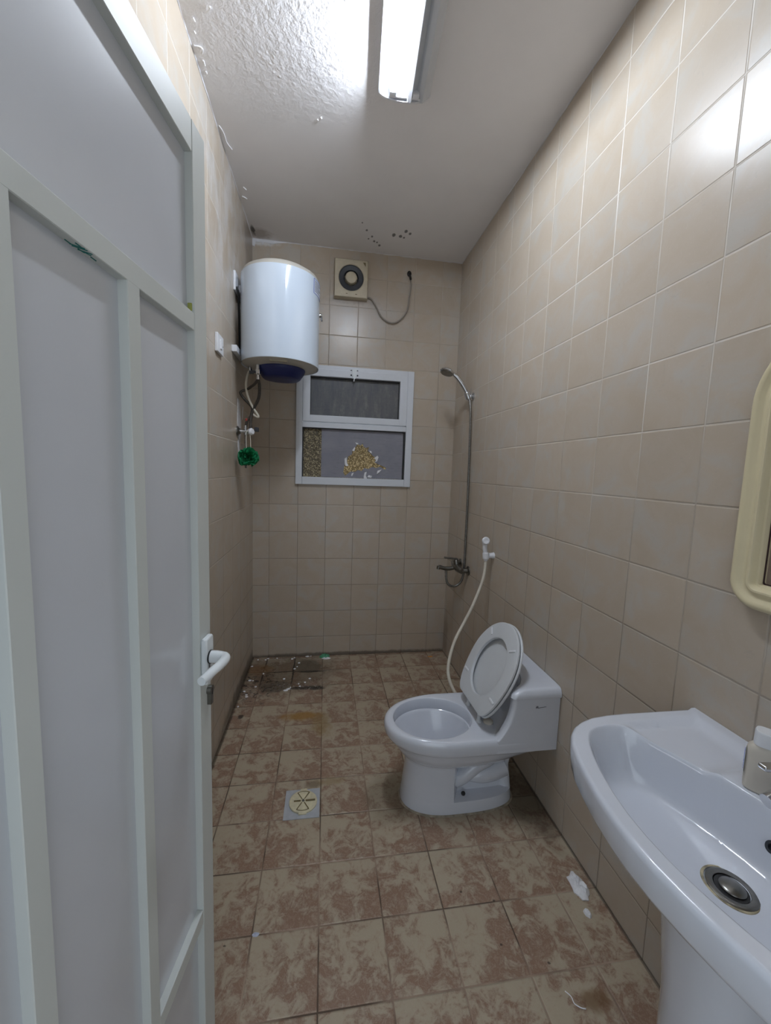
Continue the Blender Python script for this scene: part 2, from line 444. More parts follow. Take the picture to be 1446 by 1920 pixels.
def tube(pts, r, n=12, k=6, smooth=True):
    P = smooth_path(pts, k) if smooth else [Vector(p) for p in pts]
    m = len(P); rings = []; prev = None
    for i, p in enumerate(P):
        d = (P[min(i + 1, m - 1)] - P[max(i - 1, 0)]).normalized()
        if prev is None: a, b, _ = frame_of(d)
        else:
            a = (prev - d * prev.dot(d)).normalized(); b = a.cross(d)
        prev = a
        rr = r if not isinstance(r, (list, tuple)) else r[0] + (r[1] - r[0]) * i / (m - 1)
        if callable(r): rr = r(i / (m - 1))
        rings.append([p + a * rr * math.cos(2 * PI * q / n) + b * rr * math.sin(2 * PI * q / n) for q in range(n)])
    return loft(rings)
def prism(poly, depth_vec):
    """flat outline pushed along depth_vec"""
    n = len(poly); d = Vector(depth_vec)
    V = [Vector(p) for p in poly] + [Vector(p) + d for p in poly]
    F = [tuple(range(n)), tuple(range(n, 2 * n))[::-1]] + [(i, (i + 1) % n, n + (i + 1) % n, n + i) for i in range(n)]
    return V, F
def tri_fill(outer, holes, to3, depth_vec):
    bm = bmesh.new(); edges = []
    for loop in [outer] + holes:
        vs = [bm.verts.new(to3(*p)) for p in loop]
        edges += [bm.edges.new((vs[i], vs[(i + 1) % len(vs)])) for i in range(len(vs))]
    bmesh.ops.triangle_fill(bm, use_beauty=True, edges=edges)
    r = bmesh.ops.extrude_face_region(bm, geom=list(bm.faces))
    for v in r['geom']:
        if isinstance(v, bmesh.types.BMVert): v.co += Vector(depth_vec)
    bm.verts.index_update()
    V = [v.co.copy() for v in bm.verts]; F = [tuple(v.index for v in f.verts) for f in bm.faces]; bm.free()
    return V, F

# ------------------------------------------------------------------ room shell
struct('floor', box(-W, 0, -4.6, 0, -.1, 0), M_floor)
ceiling = struct('ceiling', box(-W, 0, -3.14, 0, H, H + .1), M_ceil)
wall_left = struct('wall_left', box(-W - .1, -W, -3.14, .1, -.1, H + .1), M_wleft)
struct('wall_right', box(0, .1, -3.14, .1, -.1, H + .1), M_wright)
wx0, wx1, wz0, wz1 = -1.125, -.362, 1.335, 2.10
wall_back = struct('wall_back', join(box(-W, wx0, 0, .1, -.1, H + .1), box(wx1, 0, 0, .1, -.1, H + .1),
                         box(wx0, wx1, 0, .1, -.1, wz0), box(wx0, wx1, 0, .1, wz1, H + .1)), M_wback)
struct('wall_front', join(box(-W, -1.33, YF - .12, YF, 0, H), box(-.44, 0, YF - .12, YF, 0, H), box(-1.33, -.44, YF - .12, YF, 2.06, H)), M_wback)
def wobble_line(p0, p1, n, w, t0, ax_a, ax_b, seed):
    rnd = random.Random(seed); pts = []
    P0, P1 = Vector(p0), Vector(p1)
    for i in range(n + 1):
        pts.append(P0.lerp(P1, i / n) + Vector(ax_a) * rnd.uniform(-w, w) * .4 + Vector(ax_b) * rnd.uniform(-w, w) * .4)
    return tube(pts, t0, 6, 2)
# paint bead where the ceiling meets the tiles
for nm, a, b, u in (('trim_1', (0, -3.0, H), (0, 0, H), (1, 0, 0)), ('trim_2', (-W, -3.0, H), (-W, 0, H), (1, 0, 0)), ('trim_3', (-W, 0, H), (0, 0, H), (0, 1, 0))):
    struct(nm, wobble_line(a, b, 60, .004, .0035, u, (0, 0, 1), 3), M_plaster, smooth=True)
# lifted paint on the ceiling by the left wall
rnd = random.Random(5)
M_ceilbit = simple('lifted_paint', (.80, .79, .79), .7)
for (pts) in ([(-1.424, -1.316), (-1.421, -1.304)], [(-1.361, -1.355), (-1.355, -1.36), (-1.366, -1.345), (-1.377, -1.338)], [(-1.435, -1.27), (-1.431, -1.262)],
              [(-1.448, -1.221), (-1.432, -1.220), (-1.422, -1.214), (-1.431, -1.193)], [(-1.432, -1.17), (-1.432, -1.15)], [(-1.434, -1.128), (-1.434, -1.12)],
              [(-1.449, -.88), (-1.441, -.855), (-1.438, -.83), (-1.437, -.795), (-1.422, -.754)], [(-1.422, -.495), (-1.408, -.479)], [(-1.443, -.418), (-1.43, -.413), (-1.42, -.400)],
              [(-1.0, -1.01), (-.994, -1.006)], [(-1.014, -.997), (-1.009, -.993)]):
    o = obj('paint_flake', tube([(x, y, H - .001 - rnd.uniform(0, .003)) for x, y in pts], .0028, 6, 3), M_ceilbit, ceiling)
# patches of plaster smeared on the tiles
def patch(name, outline, to3, dep, mat, parent): return obj(name, tri_fill(outline, [], to3, dep), mat, parent, smooth=False)
patch('plaster_patch', [(-.475, 1.80), (-.43, 1.79), (-.40, 1.72), (-.385, 1.66), (-.40, 1.60), (-.42, 1.56), (-.43, 1.50), (-.46, 1.47), (-.475, 1.52), (-.46, 1.58), (-.49, 1.66), (-.48, 1.73)],
      lambda a, b: (-W, a, b), (.0025, 0, 0), M_plaster, wall_left)
patch('plaster_patch', [(-.34, 1.77), (-.325, 1.78), (-.335, 1.70), (-.35, 1.69)], lambda a, b: (-W, a, b), (.0025, 0, 0), M_plaster, wall_left)
patch('plaster_patch', [(-W, H), (-W, 2.875), (-1.445, 2.87), (-1.44, 2.90), (-1.40, 2.902), (-1.395, 2.885), (-1.385, 2.903), (-1.33, 2.898), (-1.30, 2.905), (-1.26, 2.912), (-1.20, H)],
      lambda a, b: (a, 0, b), (0, -.003, 0), M_plaster, wall_back)

# ------------------------------------------------------------------ door leaf, standing open on the left
D_ = Vector((.1323728, .9912, 0)); N_ = Vector((.9912, -.1323728, 0)); E_ = Vector((-1.18692, -2.05496, 0))
def dp(s, o, z): return E_ + D_ * s + N_ * o + Vector((0, 0, z))
def dbox(s0, s1, o0, o1, z0, z1, bev=.001):
    return box(s0, s1, o0, o1, z0, z1, bev, 1, fn=lambda v: dp(v.x, v.y, v.z))
LW = .915; ZT = 2.012
stiles = [(-.050, 0), (-.2455, -.2175), (-.4445, -.4160), (-.668, -.640), (-LW, -LW + .05)]
fr = [dbox(stiles[0][0], 0, -.042, 0, .008, ZT), dbox(stiles[4][0], stiles[4][1], -.042, 0, .008, ZT)]
for s0, s1 in stiles[1:4]: fr.append(dbox(s0, s1, -.038, -.0003, .10, 1.6565))
fr += [dbox(-LW + .05, -.05, -.042, -.0006, 1.6555, 1.687), dbox(-LW + .05, -.05, -.042, -.0006, 1.958, ZT), dbox(-LW + .05, -.05, -.042, -.0006, .008, .11),
       dbox(-.2175, -.05, -.040, -.0008, .424, .4565)]
door = struct('door_1', join(*fr), M_door)
door['kind'] = 'structure'
def dpanel(s0, s1, z0, z1): obj('door_panel', dbox(s0 - .004, s1 + .004, -.027, -.014, z0 - .004, z1 + .004, 0), M_panel, door, smooth=False)
dpanel(-LW + .05, -.05, 1.687, 1.958)
dpanel(-.2175, -.05, .4565, 1.6555); dpanel(-.2175, -.05, .11, .424)
dpanel(-.416, -.2455, .11, 1.6555); dpanel(-.640, -.4445, .11, 1.6555); dpanel(-LW + .05, -.668, .11, 1.6555)
hp = obj('handle_plate', dbox(-.048, -.014, 0, .013, .965, 1.062, .003), M_handle, door)
hd = obj('door_handle', join(lathe([(.0125, 0), (.0125, .014), (.011, .026)], dp(-.034, .013, 1.021), N_, 20),
         tube([dp(-.034, .030, 1.021), dp(-.035, .042, 1.022), dp(-.048, .050, 1.024), dp(-.078, .053, 1.028), (dp(-.110, .051, 1.031)), dp(-.147, .046, 1.031)], lambda t: .0105 - .0025 * t, 14, 5)), M_handle, door)
obj('gasket', lathe([(.0135, 0), (.0135, .003)], dp(-.034, .013, 1.021), N_, 20), M_black, hd)
obj('maker_mark', dbox(-.040, -.036, .014, .0145, 1.000, 1.014, 0), M_ink, hp, smooth=False)
lk = obj('lock_cylinder', join(lathe([(.0095, -.004), (.0095, .009)], dp(-.014, 0, .938), N_, 20), dbox(-.0195, -.0085, -.004, .009, .906, .936, .0015)), M_dchrome, door)
obj('keyhole', dbox(-.0148, -.0132, .009, .0095, .928, .942, 0), M_black, lk, smooth=False)
rr = random.Random(2)
obj('ink_scribble', join(*[tube([dp(-.338 + a, -.0035 - .008 * rr.random(), 1.6553) for a in (q * .006, q * .006 + .009)], .0007, 6, 1, False) for q in (0, 1, 3, 4, 6)]), M_teal, door)
obj('ink_scribble', join(*[tube([dp(-.318 - .004 * q, -.013 + .002 * rr.random(), 1.6553), dp(-.308 - .004 * q, -.002, 1.6553)], .0007, 6, 1, False) for q in (0, 2, 3)]), M_teal, door)
obj('paint_smudge', box(-.0525, -.0498, -.012, -.004, 1.690, 1.704, .001, 1, fn=lambda v: dp(v.x, v.y, v.z)), M_lime, door)

# ------------------------------------------------------------------ ceiling lamp
LA = math.radians(-4.4)
lc, ls = math.cos(LA), math.sin(LA)
LO = Vector((-.668, -1.20, 0))
def lp(x, y, z): return Vector((LO.x + lc * x - ls * y, LO.y + ls * x + lc * y, z))
LEN = .67
lamp = thing('ceiling_lamp', 'twin-channel tube lamp on the ceiling with one lit tube', 'lamp', (LO.x, LO.y, H))
def lext(prof, y0, y1): return loft([[lp(x, y0, z) for x, z in prof], [lp(x, y1, z) for x, z in prof]])
obj('lamp_body', lext([(-.104, H), (-.104, 2.898), (-.098, 2.897), (-.085, 2.906), (-.07, 2.908), (-.022, 2.908), (.0, 2.892), (.012, 2.874), (.026, 2.872), (.034, 2.884), (.046, 2.888), (.056, 2.880), (.072, 2.874), (.084, 2.886), (.10, 2.900), (.10, H)], -LEN, 0), M_lampbody, lamp)
obj('lamp_tube', lathe([(.008, 0), (.0105, .004), (.0105, LEN - .09), (.008, LEN - .086)], lp(-.046, -.043, 2.881), lp(0, -1, 0) - lp(0, 0, 0), 20), M_tube, lamp)
for yy in (-.012, -LEN + .012 + .02):
    obj('tube_socket', join(*[box(-.048 - .013, -.048 + .013, yy - .026, yy - .004, 2.872, 2.91, .002, 2, fn=lambda v: lp(v.x, v.y, v.z)), box(.03, .055, yy - .026, yy - .004, 2.872, 2.905, .002, 2, fn=lambda v: lp(v.x, v.y, v.z)),
         box(-.062, .062, yy - .004, yy + .004, 2.876, 2.91, .001, 1, fn=lambda v: lp(v.x, v.y, v.z))]), M_wplast, lamp)
def endcap(y):
    arc = [(.104 * math.cos(a), 2.9075 - .034 * math.sin(a)) for a in [PI * k / 24 for k in range(25)]]
    pr = [(.104, H)] + arc + [(-.104, H)]
    return loft([[lp(x, y, z) for x, z in pr], [lp(x, y + .008, z) for x, z in pr]])
obj('end_cap', endcap(0), M_wplast, lamp); obj('end_cap', endcap(-LEN - .008), M_wplast, lamp)
arc = [(.1005 * math.cos(PI * k / 24), 2.9065 - .0305 * math.sin(PI * k / 24)) for k in range(25)]
V, F = loft([[lp(x, -LEN, z) for x, z in arc], [lp(x, 0, z) for x, z in arc]], False, False, False)
obj('clear_cover', (V, F), M_clear, lamp)

# ------------------------------------------------------------------ window
win = struct('window_1', join(
    box(-1.163, -1.118, -.022, .06, 1.296, 2.133, .003), box(-.372, -.325, -.022, .06, 1.296, 2.133, .003),
    box(-1.118, -.372, -.0215, .06, 2.090, 2.1325, .003), box(-1.118, -.372, -.0215, .06, 1.2965, 1.350, .003),
    box(-1.118, -.372, -.0215, .06, 1.700, 1.737, .003)), M_wframe, smooth=True)
sash = obj('sash', join(box(-1.116, -1.066, -.030, .03, 1.741, 2.106, .003), box(-.428, -.373, -.030, .03, 1.741, 2.106, .003),
    box(-1.068, -.426, -.0295, .03, 2.055, 2.1055, .003), box(-1.068, -.426, -.0295, .03, 1.7415, 1.787, .003)), M_wframe, win)
obj('glass_pane', box(-1.07, -.424, .008, .014, 1.784, 2.06), M_pane_dark, sash, smooth=False)
obj('glass_gasket', join(box(-1.067, -1.062, -.002, .008, 1.786, 2.056), box(-.433, -.427, -.002, .008, 1.786, 2.056), box(-1.062, -.433, -.002, .008, 2.049, 2.056)), M_black, sash, smooth=False)
ht = obj('catch', join(box(-.777, -.745, -.034, -.029, 2.068, 2.118, .001), box(-.772, -.750, -.042, -.030, 2.050, 2.078, .002), tube([(-.761, -.04, 2.055), (-.765, -.045, 2.03)], .004, 8, 2)), M_handle, win)
for zz in (2.075, 2.108):
    for xx in (-.783, -.739): obj('screw', lathe([(.006, 0), (.004, .003)], (xx, -.030 if zz < 2.09 else -.022, zz), (0, -1, 0), 10), M_dark, ht)
obj('glass_pane', box(-1.12, -.37, .008, .014, 1.348, 1.702), M_pane_gold, win, smooth=False)
obj('glass_gasket', join(box(-1.118, -1.110, -.002, .008, 1.350, 1.700), box(-.385, -.372, -.004, .008, 1.350, 1.700), box(-1.11, -.385, -.002, .008, 1.694, 1.700)), M_black, win, smooth=False)
hole = [(-.723, 1.599), (-.745, 1.565), (-.759, 1.551), (-.762, 1.524), (-.79, 1.505), (-.795, 1.48), (-.811, 1.455), (-.818, 1.42), (-.822, 1.388), (-.808, 1.365), (-.785, 1.385), (-.769, 1.398), (-.735, 1.396), (-.715, 1.41), (-.688, 1.403),
        (-.668, 1.427), (-.64, 1.42), (-.61, 1.436), (-.58, 1.43), (-.552, 1.440), (-.513, 1.419), (-.505, 1.432), (-.524, 1.442), (-.56, 1.455), (-.594, 1.470), (-.585, 1.49), (-.575, 1.505), (-.605, 1.515), (-.62, 1.53), (-.630, 1.543), (-.645, 1.55), (-.638, 1.582), (-.66, 1.572), (-.679, 1.583), (-.685, 1.605), (-.70, 1.59)]
film = obj('window_film', tri_fill([(-.983, 1.352), (-.384, 1.352), (-.386, 1.45), (-.382, 1.55), (-.388, 1.698), (-.983, 1.698)], [hole], lambda a, b: (a, .0050, b), (0, .002, 0)), M_film, win, smooth=False)
for pts in ([(-.815, 1.49), (-.80, 1.50), (-.795, 1.455), (-.785, 1.44), (-.805, 1.435), (-.812, 1.45)], [(-.762, 1.55), (-.745, 1.575), (-.74, 1.57), (-.745, 1.545)], [(-.60, 1.50), (-.575, 1.52), (-.565, 1.51), (-.575, 1.48), (-.59, 1.47), (-.585, 1.49)],
            [(-.665, 1.395), (-.65, 1.40), (-.655, 1.37), (-.645, 1.345), (-.665, 1.338), (-.672, 1.36)], [(-.635, 1.375), (-.61, 1.37), (-.615, 1.355), (-.645, 1.36)], [(-.57, 1.41), (-.54, 1.42), (-.55, 1.40), (-.575, 1.385)],
            [(-.76, 1.385), (-.745, 1.39), (-.755, 1.365), (-.765, 1.365)], [(-.635, 1.555), (-.62, 1.55), (-.615, 1.535), (-.63, 1.54)], [(-.74, 1.61), (-.72, 1.605), (-.715, 1.595), (-.73, 1.595)]):
    obj('torn_flap', prism([(a, .004 - .006 * (i % 2), b) for i, (a, b) in enumerate(pts)], (0, -.0012, 0)), M_paper, film, smooth=False)

# ------------------------------------------------------------------ extractor fan and its wire
fan = thing('extractor_fan', 'square cream extractor fan with dark round opening above the window', 'fan', (-.8, 0, 2.59))
n = 40
fx, fz, fr_ = -.800, 2.722, .086
sq = [(-.915, 2.592), (-.685, 2.592), (-.685, 2.842), (-.915, 2.842)]
def fan_body():
    outer = []; N = 10
    for i in range(4):
        a, b = sq[i], sq[(i + 1) % 4]
        for k in range(N): outer.append((a[0] + (b[0] - a[0]) * k / N, a[1] + (b[1] - a[1]) * k / N))
    ang = [math.atan2(z - fz, x - fx) for x, z in outer]
    inner = lambda r: [(fx + r * math.cos(a), fz + r * math.sin(a)) for a in ang]
    c = (-.8, 2.717)
    sh = lambda k: [(c[0] + (x - c[0]) * k, c[1] + (z - c[1]) * k) for x, z in outer]
    R_ = [[(x, 0, z) for x, z in sh(1.0)], [(x, -.036, z) for x, z in sh(1.0)], [(x, -.042, z) for x, z in sh(.96)],
          [(x, -.043, z) for x, z in inner(fr_ + .006)], [(x, -.039, z) for x, z in inner(fr_)], [(x, -.004, z) for x, z in inner(fr_ - .012)]]
    return loft(R_, False, True)
fb = obj('housing', fan_body(), M_fan, fan)
def ring_yz(): return loft([[(fx + r * math.cos(2 * PI * k / 40), y, fz + r * math.sin(2 * PI * k / 40)) for k in range(40)] for r, y in ((.085, -.030), (.085, -.036), (.078, -.040), (.052, -.034), (.046, -.020), (.046, -.012))], False, False)
ins = obj('intake_ring', ring_yz(), M_dark, fan)
obj('hub', lathe([(.041, .010), (.041, .040), (.036, .047), (.020, .051), (.0, .0525)], (fx, 0, fz), (0, -1, 0), 32), M_fan, fan)
for k in range(6):
    a = 2 * PI * k / 6
    obj('fan_blade', prism([(fx + r * math.cos(a + o), -.012, fz + r * math.sin(a + o)) for r, o in ((.04, -.2), (.07, -.3), (.07, .25), (.04, .1))], (0, -.004, 0)), M_dark, fan, smooth=False)
obj('corner_mark', prism([(-.722, -.0435, 2.826), (-.703, -.0435, 2.826), (-.703, -.0435, 2.800)], (0, -.0008, 0)), M_brown, fan, smooth=False)
for xx in (-.835, -.77): obj('slot', box(xx, xx + .012, -.0445, -.042, 2.613, 2.617), M_brown, fan, smooth=False)
wire = tag(obj('fan_cable', tube([(-.686, -.010, 2.614), (-.655, -.014, 2.607), (-.62, -.014, 2.56), (-.58, -.014, 2.495), (-.53, -.014, 2.463), (-.48, -.014, 2.463), (-.43, -.014, 2.50), (-.395, -.014, 2.56), (-.385, -.012, 2.64), (-.376, -.010, 2.72), (-.378, -.006, 2.775)], .0052, 10, 6), M_cable),
           'beige sagging cable from the fan to the hole on the upper back wall', 'cable')
jb = tag(obj('wire_hole', join(lathe([(.020, 0), (.019, .004), (.013, .006), (.010, .003)], (-.388, 0, 2.808), (0, -1, 0), 14, sx=.8), tube([(-.388, -.004, 2.81), (-.394, -.02, 2.80), (-.386, -.025, 2.78), (-.378, -.012, 2.765)], .0075, 8, 4)), M_black),
         'black taped wire end poking from the back wall near the ceiling', 'wire')

# ------------------------------------------------------------------ water heater
hx, hy, hr = -1.218, -.492, .2165
heater = thing('water_heater', 'round white electric water heater mounted high in the left corner', 'water heater', (hx, hy, 1.98))
def cyl(prof, n=72): return loft([[(hx + r * math.cos(2 * PI * k / n), hy + r * math.sin(2 * PI * k / n), z) for k in range(n)] for r, z in prof])
obj('tank_shell', cyl([(hr - .006, 1.992), (hr - .001, 1.985), (hr, 1.992), (hr, 2.448), (hr - .003, 2.452)]), M_heat, heater)
obj('top_cap', cyl([(hr - .004, 2.452), (hr - .012, 2.472), (hr - .045, 2.492), (hr - .11, 2.505), (.03, 2.510)]), M_hcap, heater)
bp = obj('bottom_cap', cyl([(hr - .006, 1.990), (hr - .012, 1.984), (hr - .05, 1.972), (.02, 1.968)]), M_hcap, heater)
def cap(prof, cx=-1.212, cy=-.50, n=48): return loft([[(cx + r * math.cos(2 * PI * k / n), cy + r * .95 * math.sin(2 * PI * k / n), z) for k in range(n)] for r, z in prof])
obj('blue_cover', cap([(.132, 1.972), (.134, 1.966), (.128, 1.950), (.108, 1.921), (.098, 1.913), (.05, 1.908)]), M_blue, heater)
obj('rating_label', box(-1.255, -1.165, -.675, -.635, 1.972, 1.9795), M_label2, heater, smooth=False)
def arcpatch(a0, a1, z0, z1, r, th, n=10):
    R_ = []
    for i in range(n + 1):
        a = a0 + (a1 - a0) * i / n; c, s = math.cos(a), math.sin(a)
        R_.append([(hx + r * c, hy + r * s, z0), (hx + (r + th) * c, hy + (r + th) * s, z0), (hx + (r + th) * c, hy + (r + th) * s, z1), (hx + r * c, hy + r * s, z1)])
    return loft(R_)
a0, a1 = math.radians(-31), math.radians(4)
st = obj('sticker', arcpatch(a0, a1, 2.365, 2.442, hr - .0004, .0012), M_sticker, heater)
obj('printed_border', join(arcpatch(a0, a1, 2.365, 2.3668, hr, .0012), arcpatch(a0, a1, 2.4402, 2.442, hr, .0012), arcpatch(a0, a0 + .012, 2.365, 2.442, hr, .0012)), M_inkb, st)
obj('printed_lines', join(*[arcpatch(a0 + .05, a1 - .1 - .1 * (k % 3), 2.430 - k * .0085, 2.4325 - k * .0085, hr, .0012) for k in range(7)]), M_ink, st)
obj('indicator_fitting', join(lathe([(.011, 0), (.011, .012), (.006, .02)], (hx + hr - .003, hy - .01, 2.285), (1, 0, 0), 14), tube([(hx + hr + .012, hy - .01, 2.285), (hx + hr + .014, hy - .015, 2.255)], .005, 8, 2)), M_chrome, heater)
obj('wall_bracket', join(box(-W, hx - .12, hy - .03, hy + .12, 2.36, 2.40, .002)), M_wplast, heater)
obj('wall_bracket', box(-W, -1.432, -.62, -.42, 2.02, 2.055, .003), M_wplast, heater)
noz = obj('pipe_connector', join(lathe([(.012, 0), (.012, .03), (.016, .032), (.016, .055), (.009, .06), (.009, .085)], (-1.330, -.575, 1.975), (0, 0, -1), 14)), M_chrome, heater)
obj('pipe_connector', lathe([(.010, 0), (.010, .030)], (-1.385, -.50, 1.98), (0, 0, -1), 12), M_chrome, heater)
obj('relief_valve', join(tube([(-1.330, -.578, 1.93), (-1.362, -.585, 1.928)], .006, 8, 1), box(-1.375, -1.350, -.59, -.575, 1.917, 1.934, .002)), M_dark, heater)
# hoses below the heater
tag(obj('heater_hose', tube([(-1.385, -.50, 1.962), (-1.400, -.50, 1.925), (-1.408, -.50, 1.880), (-1.405, -.50, 1.835), (-1.389, -.50, 1.785), (-1.364, -.50, 1.737), (-1.342, -.50, 1.705), (-1.343, -.50, 1.694), (-1.358, -.495, 1.700), (-1.378, -.49, 1.716)], .0068, 10, 6), M_hose),
    'cream hose looping down from the water heater to the corner valve', 'hose')
tag(obj('heater_hose', join(tube([(-1.330, -.575, 1.895), (-1.326, -.55, 1.86), (-1.335, -.52, 1.80), (-1.362, -.50, 1.75), (-1.378, -.50, 1.71), (-1.384, -.50, 1.66), (-1.384, -.50, 1.632)], .0085, 10, 6), lathe([(.0095, 0), (.0095, .022)], (-1.384, -.50, 1.628), (0, 0, 1), 12)), M_dhose),
    'dark braided hose hanging straight from the heater connector to the valve', 'hose')
tag(obj('heater_hose', tube([(-1.333, -.57, 1.89), (-1.352, -.55, 1.87), (-1.395, -.50, 1.852), (-1.432, -.50, 1.834), (-1.438, -.50, 1.822), (-1.420, -.495, 1.795), (-1.390, -.49, 1.765), (-1.376, -.49, 1.74), (-1.385, -.49, 1.70), (-1.405, -.49, 1.67), (-1.412, -.49, 1.632)], .0075, 10, 6), M_dhose),
    'thin dark hose bent sharply toward the left wall under the heater', 'hose')
# valve on the left wall
valve = thing('angle_valve', 'chrome angle valve on the left wall below the heater', 'valve', (-W, -.49, 1.61))
obj('wall_plate', lathe([(.030, 0), (.029, .006), (.018, .012), (.014, .02)], (-W, -.49, 1.61), (1, 0, 0), 24), M_dchrome, valve)
obj('valve_body', join(lathe([(.0105, .012), (.0105, .075)], (-W, -.49, 1.61), (1, 0, 0), 16), lathe([(.009, -.02), (.009, .035)], (-1.413, -.49, 1.61), (0, 0, 1), 14), lathe([(.009, -.02), (.009, .035)], (-1.384, -.495, 1.61), (0, 0, 1), 14)), M_chrome, valve)
obj('valve_handle', lathe([(.010, 0), (.020, .010), (.021, .022), (.014, .030)], (-1.392, -.500, 1.608), (.75, -.6, .05), 8), M_wplast, valve)
obj('valve_handle', box(-1.368, -1.345, -.47, -.445, 1.615, 1.640, .003), M_dark, valve)
obj('red_collar', lathe([(.0085, 0), (.0085, .012)], (-1.405, -.49, 1.672), (-.2, 0, 1), 10), simple('red_plastic', (.45, .05, .04), .5), valve)
# loofah
rnd = random.Random(11)
lo = Vector((-1.392, -.55, 1.464))
def ruffle(nrm, r, amp, waves, ph, shift):
    a, b, d = frame_of(nrm); R_ = []
    for i, q in enumerate((.1, .35, .6, .8, .95, 1.0)):
        ring = []
        for k in range(48):
            t = 2 * PI * k / 48
            w = amp * q * q * math.sin(waves * t + ph) + amp * .5 * q * math.sin(2 * waves * t + ph * 2)
            rr_ = r * q * (1 + .07 * math.sin(3 * t + ph))
            ring.append(lo + shift + a * rr_ * math.cos(t) + b * rr_ * math.sin(t) + d * w)
        R_.append(ring)
    V, F = loft(R_, True, False)
    V2 = [v + d * .0016 for v in V]
    return join((V, F), (V2, F))
rf = []
for k in range(13):
    nv = Vector((rnd.uniform(-1, 1), rnd.uniform(-1, 1), rnd.uniform(-.9, .9)))
    rf.append(ruffle(nv, rnd.uniform(.048, .058), rnd.uniform(.011, .018), rnd.choice((4, 5, 6)), rnd.uniform(0, 6), Vector((rnd.uniform(-.004, .007), rnd.uniform(-.007, .007), rnd.uniform(-.007, .007)))))
loof = thing('bath_loofah', 'green ruffled bath loofah hanging from the valve on the left wall', 'loofah', lo)
obj('mesh_puff', join(*rf), M_green, loof)
obj('hanging_cord', tube([(-1.378, -.535, 1.505), (-1.378, -.53, 1.54), (-1.385, -.515, 1.60), (-1.395, -.495, 1.622), (-1.405, -.51, 1.60), (-1.402, -.53, 1.54), (-1.398, -.54, 1.50)], .0018, 6, 5), M_hose, loof)
tag(obj('drop_pipe', tube([(-1.413, -.488, 1.59), (-1.413, -.487, 1.54), (-1.412, -.485, 1.47), (-1.413, -.485, 1.40)], .006, 10, 4), M_steel), 'short brown-grey pipe hanging below the valve behind the green loofah', 'pipe')
# switches
sw = thing('light_switch', 'white rocker switch plate alone on the left wall', 'switch', (-W, -.893, 1.972))
obj('switch_plate', box(-W, -W + .014, -.946, -.842, 1.930, 2.014, .003), M_wplast, sw)
obj('rocker', box(-W + .013, -W + .019, -.905, -.882, 1.950, 1.995, .002), M_wplast, sw)
obj('screw', lathe([(.003, 0), (.003, .001)], (-W + .014, -.856, 1.972), (1, 0, 0), 8), M_dark, sw)
so = thing('heater_isolator', 'white isolator switch plate with black cable beside the water heater', 'switch', (-W, -.5, 2.41))
obj('switch_plate', box(-W, -W + .012, -.570, -.420, 2.355, 2.455, .003), M_wplast, so)
obj('rocker', box(-W + .011, -W + .018, -.535, -.505, 2.385, 2.425, .002), M_wplast, so)
obj('cable', tube([(-W + .014, -.555, 2.375), (-W + .022, -.550, 2.350), (-W + .018, -.52, 2.31), (-W + .014, -.49, 2.25), (-W + .012, -.47, 2.15), (-W + .012, -.46, 2.03)], .006, 10, 5), M_black, so)

# ------------------------------------------------------------------ shower on the right wall
yS = -.37
shw = thing('hand_shower', 'chrome hand shower resting in its wall holder in the far right corner', 'shower', (0, yS, 1.925))
obj('shower_holder', join(lathe([(.024, 0), (.024, .008), (.014, .012), (.014, .035)], (0, yS, 1.918), (-1, 0, 0), 20), lathe([(.017, -.022), (.020, -.018), (.020, .018), (.016, .024)], (-.038, yS, 1.918), (-.35, 0, .94), 20),
     lathe([(.004, 0), (.003, .03)], (-.018, yS, 1.935), (0, 0, 1), 8)), M_chrome, shw)
obj('shower_handle', tube([(-.026, yS, 1.890), (-.042, yS, 1.930), (-.078, yS, 1.985), (-.118, yS, 2.030), (-.145, yS, 2.050)], lambda t: .0115 + .003 * math.sin(t * PI), 14, 5), M_chrome, shw)
hd_ax = Vector((-.30, -.12, -.94)).normalized()
hc = Vector((-.186, yS, 2.062))
sh = obj('shower_head', lathe([(.012, -.018), (.034, -.010), (.046, 0), (.047, .008), (.043, .012)], hc, hd_ax, 32), M_chrome, shw)
obj('spray_face', lathe([(.041, .0115), (.039, .0145), (.0, .0150)], hc, hd_ax, 32), M_dchrome, sh)
mix = thing('shower_mixer', 'chrome bath mixer tap low on the right wall near the corner', 'tap', (0, -.38, .77))
obj('mixer_body', join(lathe([(.031, 0), (.030, .006), (.017, .012), (.014, .05)], (0, -.461, .770), (-1, 0, 0), 24), lathe([(.031, 0), (.030, .006), (.017, .012), (.014, .05)], (0, -.301, .786), (-1, 0, 0), 24),
     tube([(-.050, -.475, .769), (-.055, -.43, .772), (-.058, -.38, .778), (-.055, -.33, .784), (-.050, -.288, .787)], lambda t: .017 + .008 * math.sin(t * PI), 20, 4)), M_dchrome, mix)
obj('spout', join(tube([(-.060, -.38, .776), (-.100, -.38, .766), (-.145, -.38, .768), (-.180, -.38, .780)], .0135, 14, 4), lathe([(.013, 0), (.013, .022)], (-.180, -.38, .784), (-.2, 0, -1), 14)), M_dchrome, mix)
obj('lever_handle', join(lathe([(.020, 0), (.019, .024), (.014, .030)], (-.058, -.38, .796), (-.1, 0, 1), 20), box(-.145, -.050, -.392, -.368, .826, .838, .004, 2, fn=lambda v: Vector((v.x, v.y, v.z + (-.05 - v.x) * .10)))), M_dchrome, mix)
obj('hose_outlet', lathe([(.009, 0), (.009, .026)], (-.128, -.38, .760), (0, 0, -1), 12), M_dchrome, mix)
